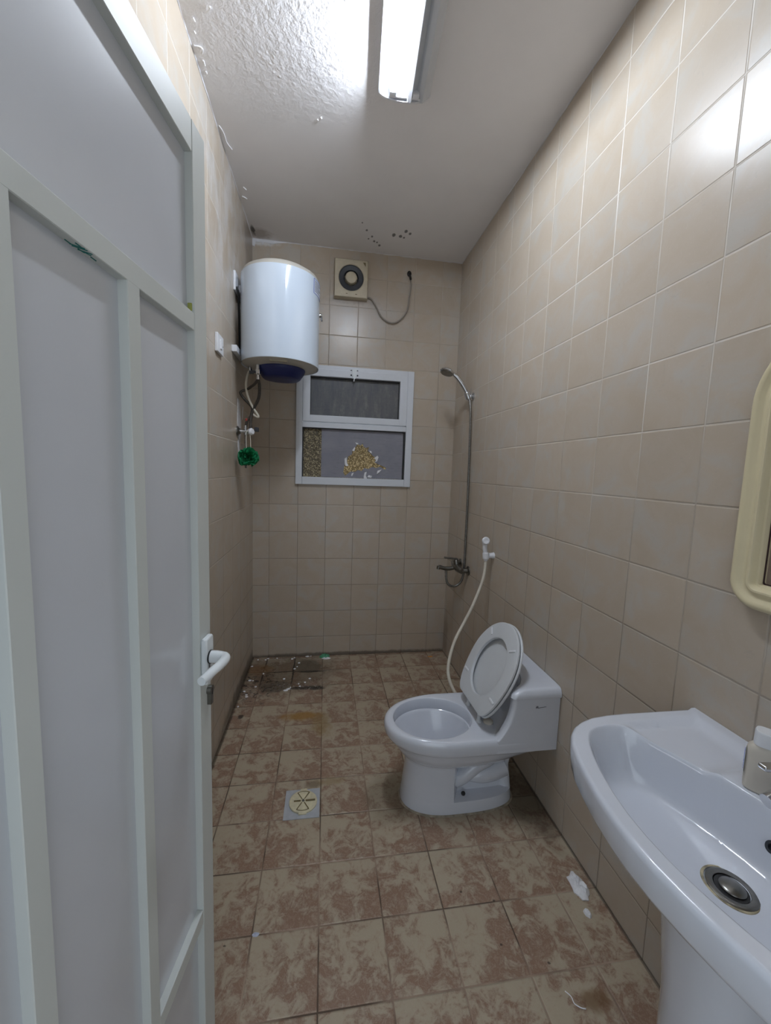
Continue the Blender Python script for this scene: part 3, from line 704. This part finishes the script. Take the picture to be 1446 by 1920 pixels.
tag(obj('shower_hose', tube([(-.128, -.385, .742), (-.129, -.390, .705), (-.118, -.395, .668), (-.090, -.40, .649), (-.060, -.40, .650), (-.030, -.40, .675), (-.014, -.40, .72), (-.009, -.40, .80), (-.010, -.40, .95), (-.0105, -.40, 1.15), (-.013, -.40, 1.35), (-.018, -.40, 1.60), (-.022, -.395, 1.80), (-.026, -.375, 1.90)], .0075, 12, 8), M_steel),
    'long metal shower hose running down the right wall to the mixer', 'hose')
# bidet sprayer
bd = thing('bidet_sprayer', 'white bidet sprayer in its holder on the right wall above the toilet', 'sprayer', (0, -.83, .96))
obj('wall_holder', join(lathe([(.019, 0), (.017, .006), (.015, .03)], (0, -.83, .955), (-1, 0, 0), 20), lathe([(.016, -.020), (.018, -.015), (.018, .014), (.015, .018)], (-.047, -.83, .955), (-.1, 0, 1), 20)), M_wplast, bd)
sp = obj('spray_handle', tube([(-.045, -.83, .925), (-.050, -.83, .965), (-.055, -.83, 1.00), (-.056, -.832, 1.035)], lambda t: .0105 + .004 * t, 14, 4), M_wplast, bd)
obj('spray_nozzle', lathe([(.012, -.012), (.021, -.004), (.022, .008), (.018, .012), (.010, .0125), (.010, .009), (0, .009)], (-.056, -.838, 1.040), (-.05, -.95, .3), 24), M_wplast, bd)
tag(obj('bidet_hose', tube([(-.044, -.83, .930), (-.058, -.84, .824), (-.113, -.86, .689), (-.170, -.88, .589), (-.234, -.92, .499), (-.279, -.97, .406), (-.292, -1.02, .345), (-.268, -1.08, .285), (-.20, -1.13, .235), (-.10, -1.15, .21), (-.004, -1.15, .20)], .0088, 12, 8), M_hose),
    'cream hose curving from the bidet sprayer down behind the toilet', 'hose')

# ------------------------------------------------------------------ toilet
TY = -1.36
toil = thing('toilet', 'white one-piece toilet on the right wall with its seat up', 'toilet', (-.36, TY, 0))
def dshape(xf, xb, hw, nf, nb, z, n=192, recess=0.0, yc=TY):
    cx = -.40 if xb > -.3 else (xf + xb) / 2
    r = []
    for k in range(n):
        t = 2 * PI * k / n; c, s = math.cos(t), math.sin(t)
        if c < 0: e = 2 / nf; x = cx - (cx - xf) * abs(c) ** e; y = hw * math.copysign(abs(s) ** e, s)
        else: e = 2 / nb; x = cx + (xb - cx) * abs(c) ** e; y = hw * math.copysign(abs(s) ** e, s)
        if recess:
            m = min(1, max(0, (x + .378) / .008)); m *= 1 - min(1, max(0, (x + .17) / .05))
            y -= math.copysign(m * recess * max(0, abs(y) - .035), y) if abs(y) > .035 else 0
        r.append((x, yc + y, z))
    return r
lv = [(0, -.603, -.108, .120, 2.3, 3, 0), (.012, -.604, -.108, .121, 2.3, 3, 0), (.045, -.600, -.112, .116, 2.3, 3, 0), (.052, -.599, -.112, .115, 2.3, 3, .02), (.056, -.598, -.113, .114, 2.3, 3, .75), (.10, -.594, -.118, .110, 2.3, 3, .85),
      (.15, -.588, -.125, .108, 2.3, 3, .85), (.195, -.588, -.118, .111, 2.2, 3, .85), (.209, -.592, -.115, .114, 2.2, 3, .85), (.213, -.595, -.113, .117, 2.2, 3, .0), (.219, -.604, -.112, .128, 2.1, 3, 0), (.24, -.622, -.10, .147, 2.1, 3, 0),
      (.27, -.640, -.06, .160, 2.1, 4, 0), (.292, -.650, -.02, .166, 2.1, 6, 0), (.300, -.664, 0, .172, 2.1, 9, 0), (.306, -.674, 0, .176, 2.1, 10, 0), (.320, -.682, 0, .179, 2.1, 12, 0), (.340, -.685, 0, .180, 2.1, 12, 0),
      (.354, -.682, 0, .178, 2.1, 12, 0), (.362, -.675, 0, .172, 2.1, 12, 0), (.3645, -.664, 0, .166, 2.1, 12, 0)]
rings = [dshape(xf, xb, hw, nf, nb, z, recess=rc) for z, xf, xb, hw, nf, nb, rc in lv]
def hole_ring(cx, a, b, z, n=192): return [(cx + a * math.cos(2 * PI * k / n) * (1.0), TY + b * math.sin(2 * PI * k / n), z) for k in range(n)]
for cx, a, b, z in ((-.475, .176, .146, .3640), (-.475, .171, .141, .3610), (-.475, .168, .138, .352), (-.475, .167, .137, .325), (-.475, .168, .138, .312), (-.475, .163, .133, .309), (-.473, .158, .128, .300),
                    (-.468, .142, .112, .27), (-.460, .118, .090, .235), (-.450, .090, .068, .205), (-.44, .065, .052, .17), (-.43, .05, .042, .14)):
    rings.append(hole_ring(cx, a, b, z))
obj('bowl', loft(rings), M_porc, toil)
obj('water', lathe([(.086, 0), (.0, .0005)], (-.449, TY, .2), (0, 0, 1), 32), M_water, toil)
# trapway showing in the side recess
trap = obj('trapway', join(tube([(-.20, TY - .045, .225), (-.24, TY - .055, .20), (-.29, TY - .058, .175), (-.345, TY - .055, .125), (-.375, TY - .045, .10)], lambda t: .038 - .006 * t, 18, 5),
     tube([(-.31, TY - .038, .115), (-.26, TY - .045, .115), (-.21, TY - .042, .125), (-.16, TY - .03, .14)], lambda t: .03 + .018 * t, 18, 5)), M_porc, toil)
obj('bolt_cap', lathe([(.009, 0), (.008, .006), (.0, .008)], (-.347, TY - .078, .0585), (0, -.7, .7), 14), M_black, toil)
obj('base_ring', loft([dshape(-.603 - o, -.108 + o, .120 + o, 2.3, 3, z) for o, z in ((.001, .006), (.005, .003), (.007, 0.0005))], False, False), M_basering, toil)  # thin mottled brown ring on the floor round the toilet foot
# tank
def prof_z(z):
    P = ((.355, -.268), (.365, -.258), (.385, -.243), (.43, -.218), (.47, -.206), (.50, -.201), (.54, -.200))
    for (a, xa), (b, xb) in zip(P, P[1:]):
        if z <= b: return xa + (xb - xa) * max(0, (z - a)) / (b - a)
    return P[-1][1]
def tank_ring(z, xf, hw, depth, rc=.018):
    pts = [(-.002, TY + hw, z)]
    for k in range(1, 8): pts.append((-.002 + (xf + rc) * k / 8, TY + hw, z))
    for k in range(7):
        a = PI / 2 * k / 6; pts.append((xf + rc - rc * math.sin(a), TY + hw - rc + rc * math.cos(a), z))
    m = 28
    for k in range(1, m):
        y = (hw - rc) * (1 - 2 * k / m); u = min(1, abs(y) / (hw - .028))
        dep = depth * (1 - u ** 3.0) if u < 1 else 0
        pts.append((xf + dep, TY + y, z))
    for k in range(7):
        a = PI / 2 * (1 - k / 6); pts.append((xf + rc - rc * math.sin(a), TY - hw + rc - rc * math.cos(a), z))
    for k in range(7, 0, -1): pts.append((-.002 + (xf + rc) * k / 8, TY - hw, z))
    pts.append((-.002, TY - hw, z)); return pts
zs = [.308, .356, .362, .37, .385, .40, .42, .44, .46, .48, .50, .515, .5305]
obj('tank', loft([tank_ring(z, prof_z(max(z, .355)), .1790, .085 * min(1, max(0, (z - .35) / .05)) ** .7 + .0, .016) for z in zs]), M_porc, toil)
obj('tank_lid', loft([tank_ring(z, xf, hw, dep, .02) for z, xf, hw, dep in ((.528, -.198, .176, .087), (.5335, -.200, .1775, .085), (.5345, -.2085, .1855, .083), (.537, -.2105, .187, .083), (.549, -.207, .187, .082), (.556, -.199, .184, .081), (.563, -.187, .181, .074), (.568, -.176, .177, .062), (.571, -.160, .172, .05), (.573, -.140, .165, .035), (.574, -.10, .13, .0))]), M_porc, toil)
lg = [(-.105, .492), (-.103, .499), (-.098, .500), (-.097, .496), (-.103, .495), (-.094, .492)]
obj('printed_logo', join(tube([(x, TY - .1797, z) for x, z in lg], .0011, 6, 3), tube([(-.094, TY - .1797, .4925), (-.085, TY - .1797, .494), (-.075, TY - .1797, .4945), (-.062, TY - .1797, .4965)], .0009, 6, 3)), M_ink, toil)
# raised seat and lid
SO = Vector((-.3021, -1.3528, .4162)); SU = Vector((.02829, -.9996, 0)); SV = Vector((.45535, .01289, .89022)); SN = SU.cross(SV).normalized()
if SN.x > 0: SN = -SN     # towards the front of the bowl
def sp3(u, v, o): return SO + SU * u + SV * v + SN * o
def half(v, L, w, b):
    a = L * .5; vc = L - a
    return w * math.sqrt(max(0, 1 - ((v - vc) / a) ** 2)) if v > vc else b + (w - b) * math.sqrt(max(0, 1 - ((vc - v) / vc) ** 2))
def seat_outline(L, w, b, n=40, inset=0.0):
    vs = [(1 - math.cos(PI * k / n)) / 2 * L for k in range(n + 1)]
    right = [(b * q / 8, 0.0) for q in range(-7, 8)] + [(half(v, L, w, b), v) for v in vs]; left = [(-half(v, L, w, b), v) for v in reversed(vs[:-1])]
    c = (0, L * .5); out = []
    for u, v in right + left:
        d = math.hypot(u - c[0], v - c[1]); k = (d - inset) / d; out.append((c[0] + (u - c[0]) * k, c[1] + (v - c[1]) * k))
    return out
def seat_mesh():
    so_ = seat_outline(.380, .173, .098); n = len(so_)
    ang = [math.atan2(v - .177, u) for u, v in so_]
    def hr_(k): return [(.113 * k * math.cos(a), .177 + .130 * k * math.sin(a)) for a in [math.atan2(math.sin(q) / .130, math.cos(q) / .113) for q in ang]]
    ins = lambda d: seat_outline(.380, .173, .098, inset=d)
    R_ = [[sp3(u, v, 0) for u, v in ins(.004)], [sp3(u, v, .003) for u, v in ins(0)], [sp3(u, v, .010) for u, v in ins(0)], [sp3(u, v, .013) for u, v in ins(.004)],
          [sp3(u, v, .013) for u, v in hr_(1.035)], [sp3(u, v, .011) for u, v in hr_(1.0)], [sp3(u, v, .0) for u, v in hr_(.99)]]
    R_.append(R_[0])
    return loft(R_, False, False)
seat = obj('seat', seat_mesh(), M_seat, toil)
for (u, v, a) in ((-.097, .305, 2.4), (.100, .299, .53), (-.129, .089, 0.0), (.135, .087, -.08)):
    ca, sa = math.cos(a), math.sin(a)
    obj('bumper', box(-.019, .019, -.0045, .0045, .012, .017, .002, 2, fn=lambda q: sp3(u + q.x * ca - q.y * sa, v + q.x * sa + q.y * ca, q.z)), M_wplast, seat)
def lid_mesh():
    ins = lambda d: seat_outline(.385, .1755, .097, inset=d)
    R_ = [[sp3(u, v - .002, -.0040) for u, v in ins(.03)], [sp3(u, v - .002, -.0035) for u, v in ins(.004)], [sp3(u, v - .002, -.007) for u, v in ins(0)], [sp3(u, v - .002, -.012) for u, v in ins(0)], [sp3(u, v - .002, -.016) for u, v in ins(.006)], [sp3(u, v, -.018) for u, v in ins(.05)]]
    R_[0] = [p - SN * .008 for p in R_[0]]
    return loft(R_)
obj('lid', lid_mesh(), M_seat, toil)
for yy in (-1.290, -1.413):
    obj('hinge', join(lathe([(.014, 0), (.013, .006), (.008, .012), (.0075, .044), (.006, .050)], (-.287, yy, .3635), (0, 0, 1), 18)), M_seat, toil)
obj('hinge_rod', tube([(-.290, -1.428, .406), (-.290, -1.275, .406)], .0055, 10, 1, False), M_seat, toil)
obj('hinge_cap', lathe([(.021, 0), (.021, .006), (.015, .011), (.0, .012)], (-.248, -1.422, .3645), (0, 0, 1), 24, sx=1.0), M_ivory, toil)

# ------------------------------------------------------------------ wash basin
BC = Vector((-.235, -2.392)); BZ = .832
def mirror_poly(half_pts):   # half outline given on the far side (y > centre), from wall to the front centre
    return half_pts + [(x, 2 * BC.y - y) for x, y in reversed(half_pts) if abs(y - BC.y) > 1e-4]
out_h = [(-.001, -2.084), (-.06, -2.083), (-.12, -2.082), (-.20, -2.081), (-.255, -2.083), (-.30, -2.089), (-.335, -2.101), (-.362, -2.117), (-.385, -2.138), (-.405, -2.168), (-.421, -2.205), (-.434, -2.250), (-.445, -2.300), (-.452, -2.350), (-.454, BC.y)]
in_h = [(-.145, BC.y), (-.150, -2.355), (-.162, -2.300), (-.180, -2.245), (-.197, -2.205), (-.210, -2.178), (-.222, -2.150), (-.250, -2.128), (-.285, -2.124), (-.318, -2.131), (-.342, -2.146), (-.362, -2.172), (-.380, -2.210), (-.396, -2.255), (-.409, -2.305), (-.416, -2.350), (-.418, BC.y)]
outer_poly = mirror_poly(out_h)
inner_poly = in_h + [(x, 2 * BC.y - y) for x, y in reversed(in_h[1:-1])]
def polar(poly, ang, c):
    best = None; dx, dy = math.cos(ang), math.sin(ang)
    n = len(poly)
    for i in range(n):
        (x1, y1), (x2, y2) = poly[i], poly[(i + 1) % n]
        ex, ey = x2 - x1, y2 - y1; den = dx * ey - dy * ex
        if abs(den) < 1e-12: continue
        t = ((x1 - c[0]) * ey - (y1 - c[1]) * ex) / den; s = ((x1 - c[0]) * dy - (y1 - c[1]) * dx) / den
        if t > 0 and -1e-6 <= s <= 1 + 1e-6 and (best is None or t > best): best = t
    return best
angs = sorted([2 * PI * k / 220 - PI for k in range(220)] + [math.atan2(y - BC.y, x - BC.x) for x, y in ((-.001, -2.084), (-.001, 2 * BC.y + 2.084))])
Ro = [polar(outer_poly, a, BC) for a in angs]; Ri = [polar(inner_poly, a, BC) for a in angs]
def smooth_ring(R, it):
    for _ in range(it): R = [(R[i - 1] + 2 * R[i] + R[(i + 1) % len(R)]) / 4 for i in range(len(R))]
    return R
Ri = smooth_ring(Ri, 3)
def bring(Rr, z): return [(BC.x + r * math.cos(a), BC.y + r * math.sin(a), z if not callable(z) else z(BC.x + r * math.cos(a), BC.y + r * math.sin(a))) for r, a in zip(Rr, angs)]
def inset(Rr, d, minx=True):
    out = []
    for r, a in zip(Rr, angs):
        x, y = BC.x + r * math.cos(a), BC.y + r * math.sin(a)
        back = x > -.012
        out.append(r if back else max(.01, r - d))
    return out
def sm(x, a, b):
    t = min(1, max(0, (x - a) / (b - a))); return t * t * (3 - 2 * t)
def deck(x, y):
    z = BZ
    dy = abs(y - BC.y)
    # sunk soap shelves beside the tap platform, and a slightly raised back edge
    t = sm(dy, .10, .13) * (1 - sm(dy, .262, .274)) * sm(x, -.245, -.205) * (1 - sm(x, -.050, -.038))
    z -= .011 * t
    z += .0015 * sm(x, -.030, -.022)
    return z
drain = (-.238, -2.392)
br = [bring(inset(Ro, .13), .682), bring(inset(Ro, .095), .692), bring(inset(Ro, .055), .722), bring(inset(Ro, .022), .756), bring(inset(Ro, .010), .764), bring(inset(Ro, .004), .775), bring(inset(Ro, .001), .800), bring(Ro, .820), bring(inset(Ro, .0015), .8275), bring(inset(Ro, .005), .8312)]
Ro5 = inset(Ro, .009)
K = 14
for k in range(K + 1):
    t = k / K; br.append(bring([a + (b + .004 - a) * t for a, b in zip(Ro5, Ri)], deck))
br.append(bring([r + .0012 for r in Ri], lambda x, y: deck(x, y) - .0018)); br.append(bring([r - .001 for r in Ri], lambda x, y: deck(x, y) - .006))
for q, dz in ((.97, .018), (.935, .040), (.90, .062), (.865, .082), (.83, .096), (.79, .105), (.74, .110), (.66, .1135), (.55, .117), (.43, .120), (.31, .1225), (.21, .1245), (.15, .1255)):
    ring = []
    for r, a in zip(Ri, angs):
        cx = BC.x * q + drain[0] * (1 - q); cy = BC.y * q + drain[1] * (1 - q)
        x, y = cx + r * q * math.cos(a), cy + r * q * math.sin(a)
        ring.append((x, y, BZ - dz))
    br.append(ring)
br.append([(drain[0] + .028 * math.cos(a), drain[1] + .028 * math.sin(a), BZ - .1275) for a in angs])
br.append([(drain[0] + .024 * math.cos(a), drain[1] + .024 * math.sin(a), BZ - .135) for a in angs])
basin = thing('wash_basin', 'white ceramic wash basin on a pedestal against the right wall', 'basin', (-.2, BC.y, 0))
obj('basin_bowl', loft(br), M_porc, basin)
PCX = -.215
def ped_ring(z, a, b, cx=PCX, n=56): return [(cx + a * math.copysign(abs(math.cos(2 * PI * k / n)) ** .85, math.cos(2 * PI * k / n)), BC.y + b * math.copysign(abs(math.sin(2 * PI * k / n)) ** .85, math.sin(2 * PI * k / n)), z) for k in range(n)]
obj('pedestal', loft([ped_ring(z, a, b) for z, a, b in ((0, .115, .105), (.02, .115, .105), (.05, .105, .092), (.2, .095, .080), (.45, .097, .083), (.62, .110, .100), (.685, .125, .120), (.694, .128, .124))]), M_porc, basin)
dr = obj('drain_ring', lathe([(.024, -.006), (.026, .001), (.033, .0022), (.037, .0005), (.037, -.003)], (drain[0], drain[1], BZ - .1232), (0, 0, 1), 36, cap=False), M_dchrome, basin)
obj('drain_throat', lathe([(.0245, 0), (.0235, -.012)], (drain[0], drain[1], BZ - .1235), (0, 0, 1), 28), M_black, dr)
obj('drain_plug', lathe([(.0, -.002), (.018, -.001), (.0195, .0015), (.017, .0045), (.008, .0062), (0, .0066)], (drain[0] + .002, drain[1], BZ - .1232), (.03, .02, 1), 32), M_dchrome, dr)
obj('rust_ring', lathe([(.0365, 0), (.0395, -.0002), (.041, -.0012), (.042, -.004)], (drain[0] - .001, drain[1] + .002, BZ - .1232), (0, 0, 1), 40, cap=False), M_rust, basin)
obj('overflow_ring', lathe([(.0105, 0), (.0105, .003), (.006, .003), (.006, 0)], (-.163, BC.y, BZ - .055), (-.88, 0, .47), 20), M_dark, basin)
# tap
tap = thing('basin_tap', 'chrome lever tap at the middle of the basin deck', 'tap', (-.075, BC.y, BZ))
obj('tap_body', lathe([(.026, 0), (.025, .006), (.020, .012), (.019, .066), (.021, .074)], (-.075, BC.y, BZ - .001), (-.08, 0, 1), 28), M_chrome, tap)
obj('spout', tube([(-.080, BC.y, .858), (-.115, BC.y, .868), (-.155, BC.y, .876), (-.190, BC.y, .868)], lambda t: .014 - .002 * t, 18, 5), M_chrome, tap)
obj('lever', join(lathe([(.021, 0), (.020, .014), (.010, .022)], (-.080, BC.y, .906), (-.08, 0, 1), 24), box(-.212, -.080, BC.y - .013, BC.y + .013, .914, .924, .004, 3, fn=lambda v: Vector((v.x, BC.y + (v.y - BC.y) * (1 - .45 * (-.08 - v.x) / .13), v.z + (-.08 - v.x) * .12)))), M_chrome, tap)
# bottles
def bottle(x, y, h, rot, label, grp=None, mat=M_ivory):
    t = thing('toiletry_bottle', label, 'bottle', (x, y, BZ)); c, s = math.cos(rot), math.sin(rot)
    def ring(a, b, z, n=40):
        r = []
        for k in range(n):
            q = 2 * PI * k / n; u = a * math.copysign(abs(math.cos(q)) ** .6, math.cos(q)); v = b * math.copysign(abs(math.sin(q)) ** .8, math.sin(q))
            r.append((x + u * c - v * s, y + u * s + v * c, BZ + z))
        return r
    bb = obj('bottle_body', loft([ring(a, b, z * h) for a, b, z in ((.021, .013, 0), (.024, .0155, .02), (.0245, .016, .1), (.0245, .016, .62), (.023, .0155, .70), (.018, .014, .745), (.0125, .0125, .77), (.0125, .0125, .80))]), mat, t)
    cp = obj('cap', loft([ring(a, a, z * h) for a, z in ((.0160, .775), (.0163, .785), (.0160, .97), (.0145, 1.0), (.006, 1.0))]), M_wplast, t)
    return t, bb, c, s
t, bb, c, s = bottle(-.126, -2.333, 0.120, math.radians(-53), 'ivory bottle with blue print standing on the basin deck beside the tap')
def bl(u, v, z): return Vector((-.126 + u * c - v * s, -2.333 + u * s + v * c, BZ + z))
# printed front face looks towards the far left
lab = obj('printed_label', prism([bl(-.0249, -.011, .028), bl(-.0249, .012, .028), bl(-.0249, .012, .080), bl(-.0249, -.011, .080)], (bl(-.0253, 0, 0) - bl(-.0249, 0, 0))), M_wplast, bb, smooth=False)
obj('blue_band', prism([bl(-.0254, -.011, .050), bl(-.0254, .011, .056), bl(-.0254, .011, .064), bl(-.0254, -.011, .058)], (bl(-.0258, 0, 0) - bl(-.0254, 0, 0))), M_inkb, lab, smooth=False)
for z, w in ((.034, .002), (.039, .005), (.044, .001), (.070, .004)):
    obj('printed_line', prism([bl(-.0254, -.006, z), bl(-.0254, .008 - w, z), bl(-.0254, .008 - w, z + .002), bl(-.0254, -.006, z + .002)], (bl(-.0258, 0, 0) - bl(-.0254, 0, 0))), M_inkb, lab, smooth=False)
bottle(-.060, -2.352, .112, .3, 'white bottle at the back of the basin deck behind the ivory one', mat=M_wplast)

# ------------------------------------------------------------------ mirror
mir = thing('wall_mirror', 'mirror in a moulded cream plastic frame above the basin', 'mirror', (0, -2.40, 1.14))
def mir_ring(d, x, n=14):
    y0, y1, z0, z1 = -2.640 + d, -2.147 - d, 1.137 + d, 1.745 - d
    rb, rt = max(.004, .062 - d), max(.01, .165 - d); pts = []
    for (cy, cz, r, a0) in ((y1 - rt, z1 - rt, rt, 0), (y0 + rt, z1 - rt, rt, PI / 2), (y0 + rb, z0 + rb, rb, PI), (y1 - rb, z0 + rb, rb, 1.5 * PI)):
        for k in range(n + 1):
            a = a0 + PI / 2 * k / n; pts.append((x, cy + r * math.cos(a), cz + r * math.sin(a)))
    return pts
mp = ((.0, 0), (.0, .016), (.003, .026), (.008, .032), (.014, .0335), (.020, .031), (.026, .0265), (.032, .0255), (.037, .028), (.041, .0315), (.045, .0315), (.048, .028), (.052, .020), (.056, .0185), (.0575, .012), (.0575, .006))
obj('mirror_frame', loft([mir_ring(d, -h) for d, h in mp], True, False), M_cream, mir)
obj('glass', loft([mir_ring(.056, -.008), mir_ring(.056, -.0075)]), M_mirror, mir)
obj('gasket', loft([mir_ring(.0572, -.012), mir_ring(.0572, -.0085), mir_ring(.0605, -.0085)], False, False), M_wood, mir)

# ------------------------------------------------------------------ floor drain
fd = thing('floor_drain', 'grey square floor drain with a round cream cover', 'drain', (-1.022, -1.352, 0))
obj('drain_frame', box(-1.095, -.950, -1.425, -1.278, 0, .004, .001), M_drainf, fd)
dc = Vector((-1.019, -1.348, .004))
dcov = obj('drain_cover', join(lathe([(.058, 0), (.058, .006), (.054, .008), (.0, .0085)], dc, (.03, 0, 1), 44), box(dc.x - .014, dc.x + .014, dc.y + .050, dc.y + .068, .004, .009, .001), box(dc.x - .016, dc.x + .016, dc.y - .062, dc.y - .05, .004, .009, .001)), M_drainc, fd)
gr = []
for k, a in enumerate((0, 60, 120, 180, 240, 300)):
    a = math.radians(a); w = .0042 if k % 3 == 0 else .0018
    ca, sa = math.cos(a), math.sin(a)
    gr.append(prism([(dc.x + ca * r - sa * o, dc.y + sa * r + ca * o, .0127) for r, o in ((.010, -w), (.050, -w), (.050, w), (.010, w))], (0, 0, .0006)))
for a0 in (60, 240):
    pts = [(dc.x + .050 * math.cos(math.radians(a0 + q)), dc.y + .050 * math.sin(math.radians(a0 + q))) for q in range(0, 61, 10)] + [(dc.x + .0475 * math.cos(math.radians(a0 + q)), dc.y + .0475 * math.sin(math.radians(a0 + q))) for q in range(60, -1, -10)]
    gr.append(prism([(x, y, .0127) for x, y in pts], (0, 0, .0006)))
obj('groove', join(*gr), M_brown, dcov, smooth=False)
obj('screw', lathe([(.006, 0), (.005, .003)], dc + Vector((0, 0, .0085)), (0, 0, 1), 12), M_dchrome, dcov)

# ------------------------------------------------------------------ litter on the floor
def scrap(name, c, rx, ry, h, seed, mat, n=14, lift=0.0):
    r_ = random.Random(seed); R0_ = [1 + r_.uniform(-.15, .15) for _ in range(n)]
    R_ = []
    for q, z in ((1.0, 0), (1.02, .25), (.75, .8), (.4, 1.0), (.12, .6)):
        R_.append([(c[0] + rx * q * R0_[k] * math.cos(2 * PI * k / n), c[1] + ry * q * R0_[k] * math.sin(2 * PI * k / n), lift + h * z * (1 + (r_.uniform(-.5, .5) if z else 0))) for k in range(n)])
    return obj(name, loft(R_), mat, loc=(c[0], c[1], 0))
tag(scrap('crumpled_tissue', (-.058, -1.803), .026, .047, .016, 3, M_paper, 18), 'white crumpled tissue on the floor by the right wall', 'tissue')
tag(scrap('tissue_scrap', (-.080, -1.885), .011, .015, .008, 4, M_paper), 'tiny white scrap on the floor just in front of the crumpled tissue', 'scrap')
tag(scrap('plastic_bit', (-1.135, -1.812), .010, .006, .004, 6, simple('pale_blue_plastic', (.50, .54, .66), .4)), 'small pale blue plastic bit on a grout line near the door', 'scrap')
tag(obj('paper_curl', tube([(-.272, -2.055, .002), (-.262, -2.068, .002), (-.262, -2.082, .002), (-.250, -2.092, .002), (-.238, -2.096, .002)], .0013, 6, 4), M_paper), 'thin white curl of paper on the floor near the basin pedestal', 'paper')
gp = thing('green_wrapper', 'crumpled green and white wrapper against the back wall', 'wrapper', (-.93, -.04, 0))
a_ = scrap('wrapper', (-.930, -.040), .036, .022, .020, 8, M_gpaper, 12); a_.parent = gp; a_.location = (0, 0, 0); a_.name = 'foil'
b_ = scrap('lining', (-.918, -.062), .034, .014, .008, 9, M_paper, 12); b_.parent = gp; b_.location = (.012, -.022, 0)
tag(scrap('orange_scrap', (-.128, -.095), .022, .009, .003, 12, M_orange, 10), 'flat orange scrap on the floor in the far right corner', 'scrap')
rnd = random.Random(21)
spots = [(-1.415, -.045), (-1.36, -.05), (-1.345, -.25), (-1.345, -.03), (-1.28, -.03), (-1.17, -.05), (-1.155, -.035), (-1.06, -.02), (-1.035, -.018), (-1.115, -.115), (-1.14, -.20), (-1.125, -.17), (-1.16, -.455), (-1.175, -.47), (-1.15, -.44),
         (-1.10, -.40), (-1.06, -.385), (-1.42, -.33), (-1.40, -.335), (-1.43, -.46), (-1.41, -.50), (-1.20, -.33), (-1.03, -.34), (-1.37, -.41), (-1.435, -.62), (-1.44, -.14), (-1.405, -.52), (-1.09, -.43)]
for i, (x, y) in enumerate(spots):
    big = i in (12, 13, 5, 7, 17)
    tag(scrap('plaster_flake', (x, y), rnd.uniform(.005, .009) * (1.8 if big else 1), rnd.uniform(.005, .009) * (1.6 if big else 1), .004, 30 + i, M_paper, 8), 'white plaster flake on the dirty floor in the far left corner', 'flake', 'white plaster flakes in the far left corner')
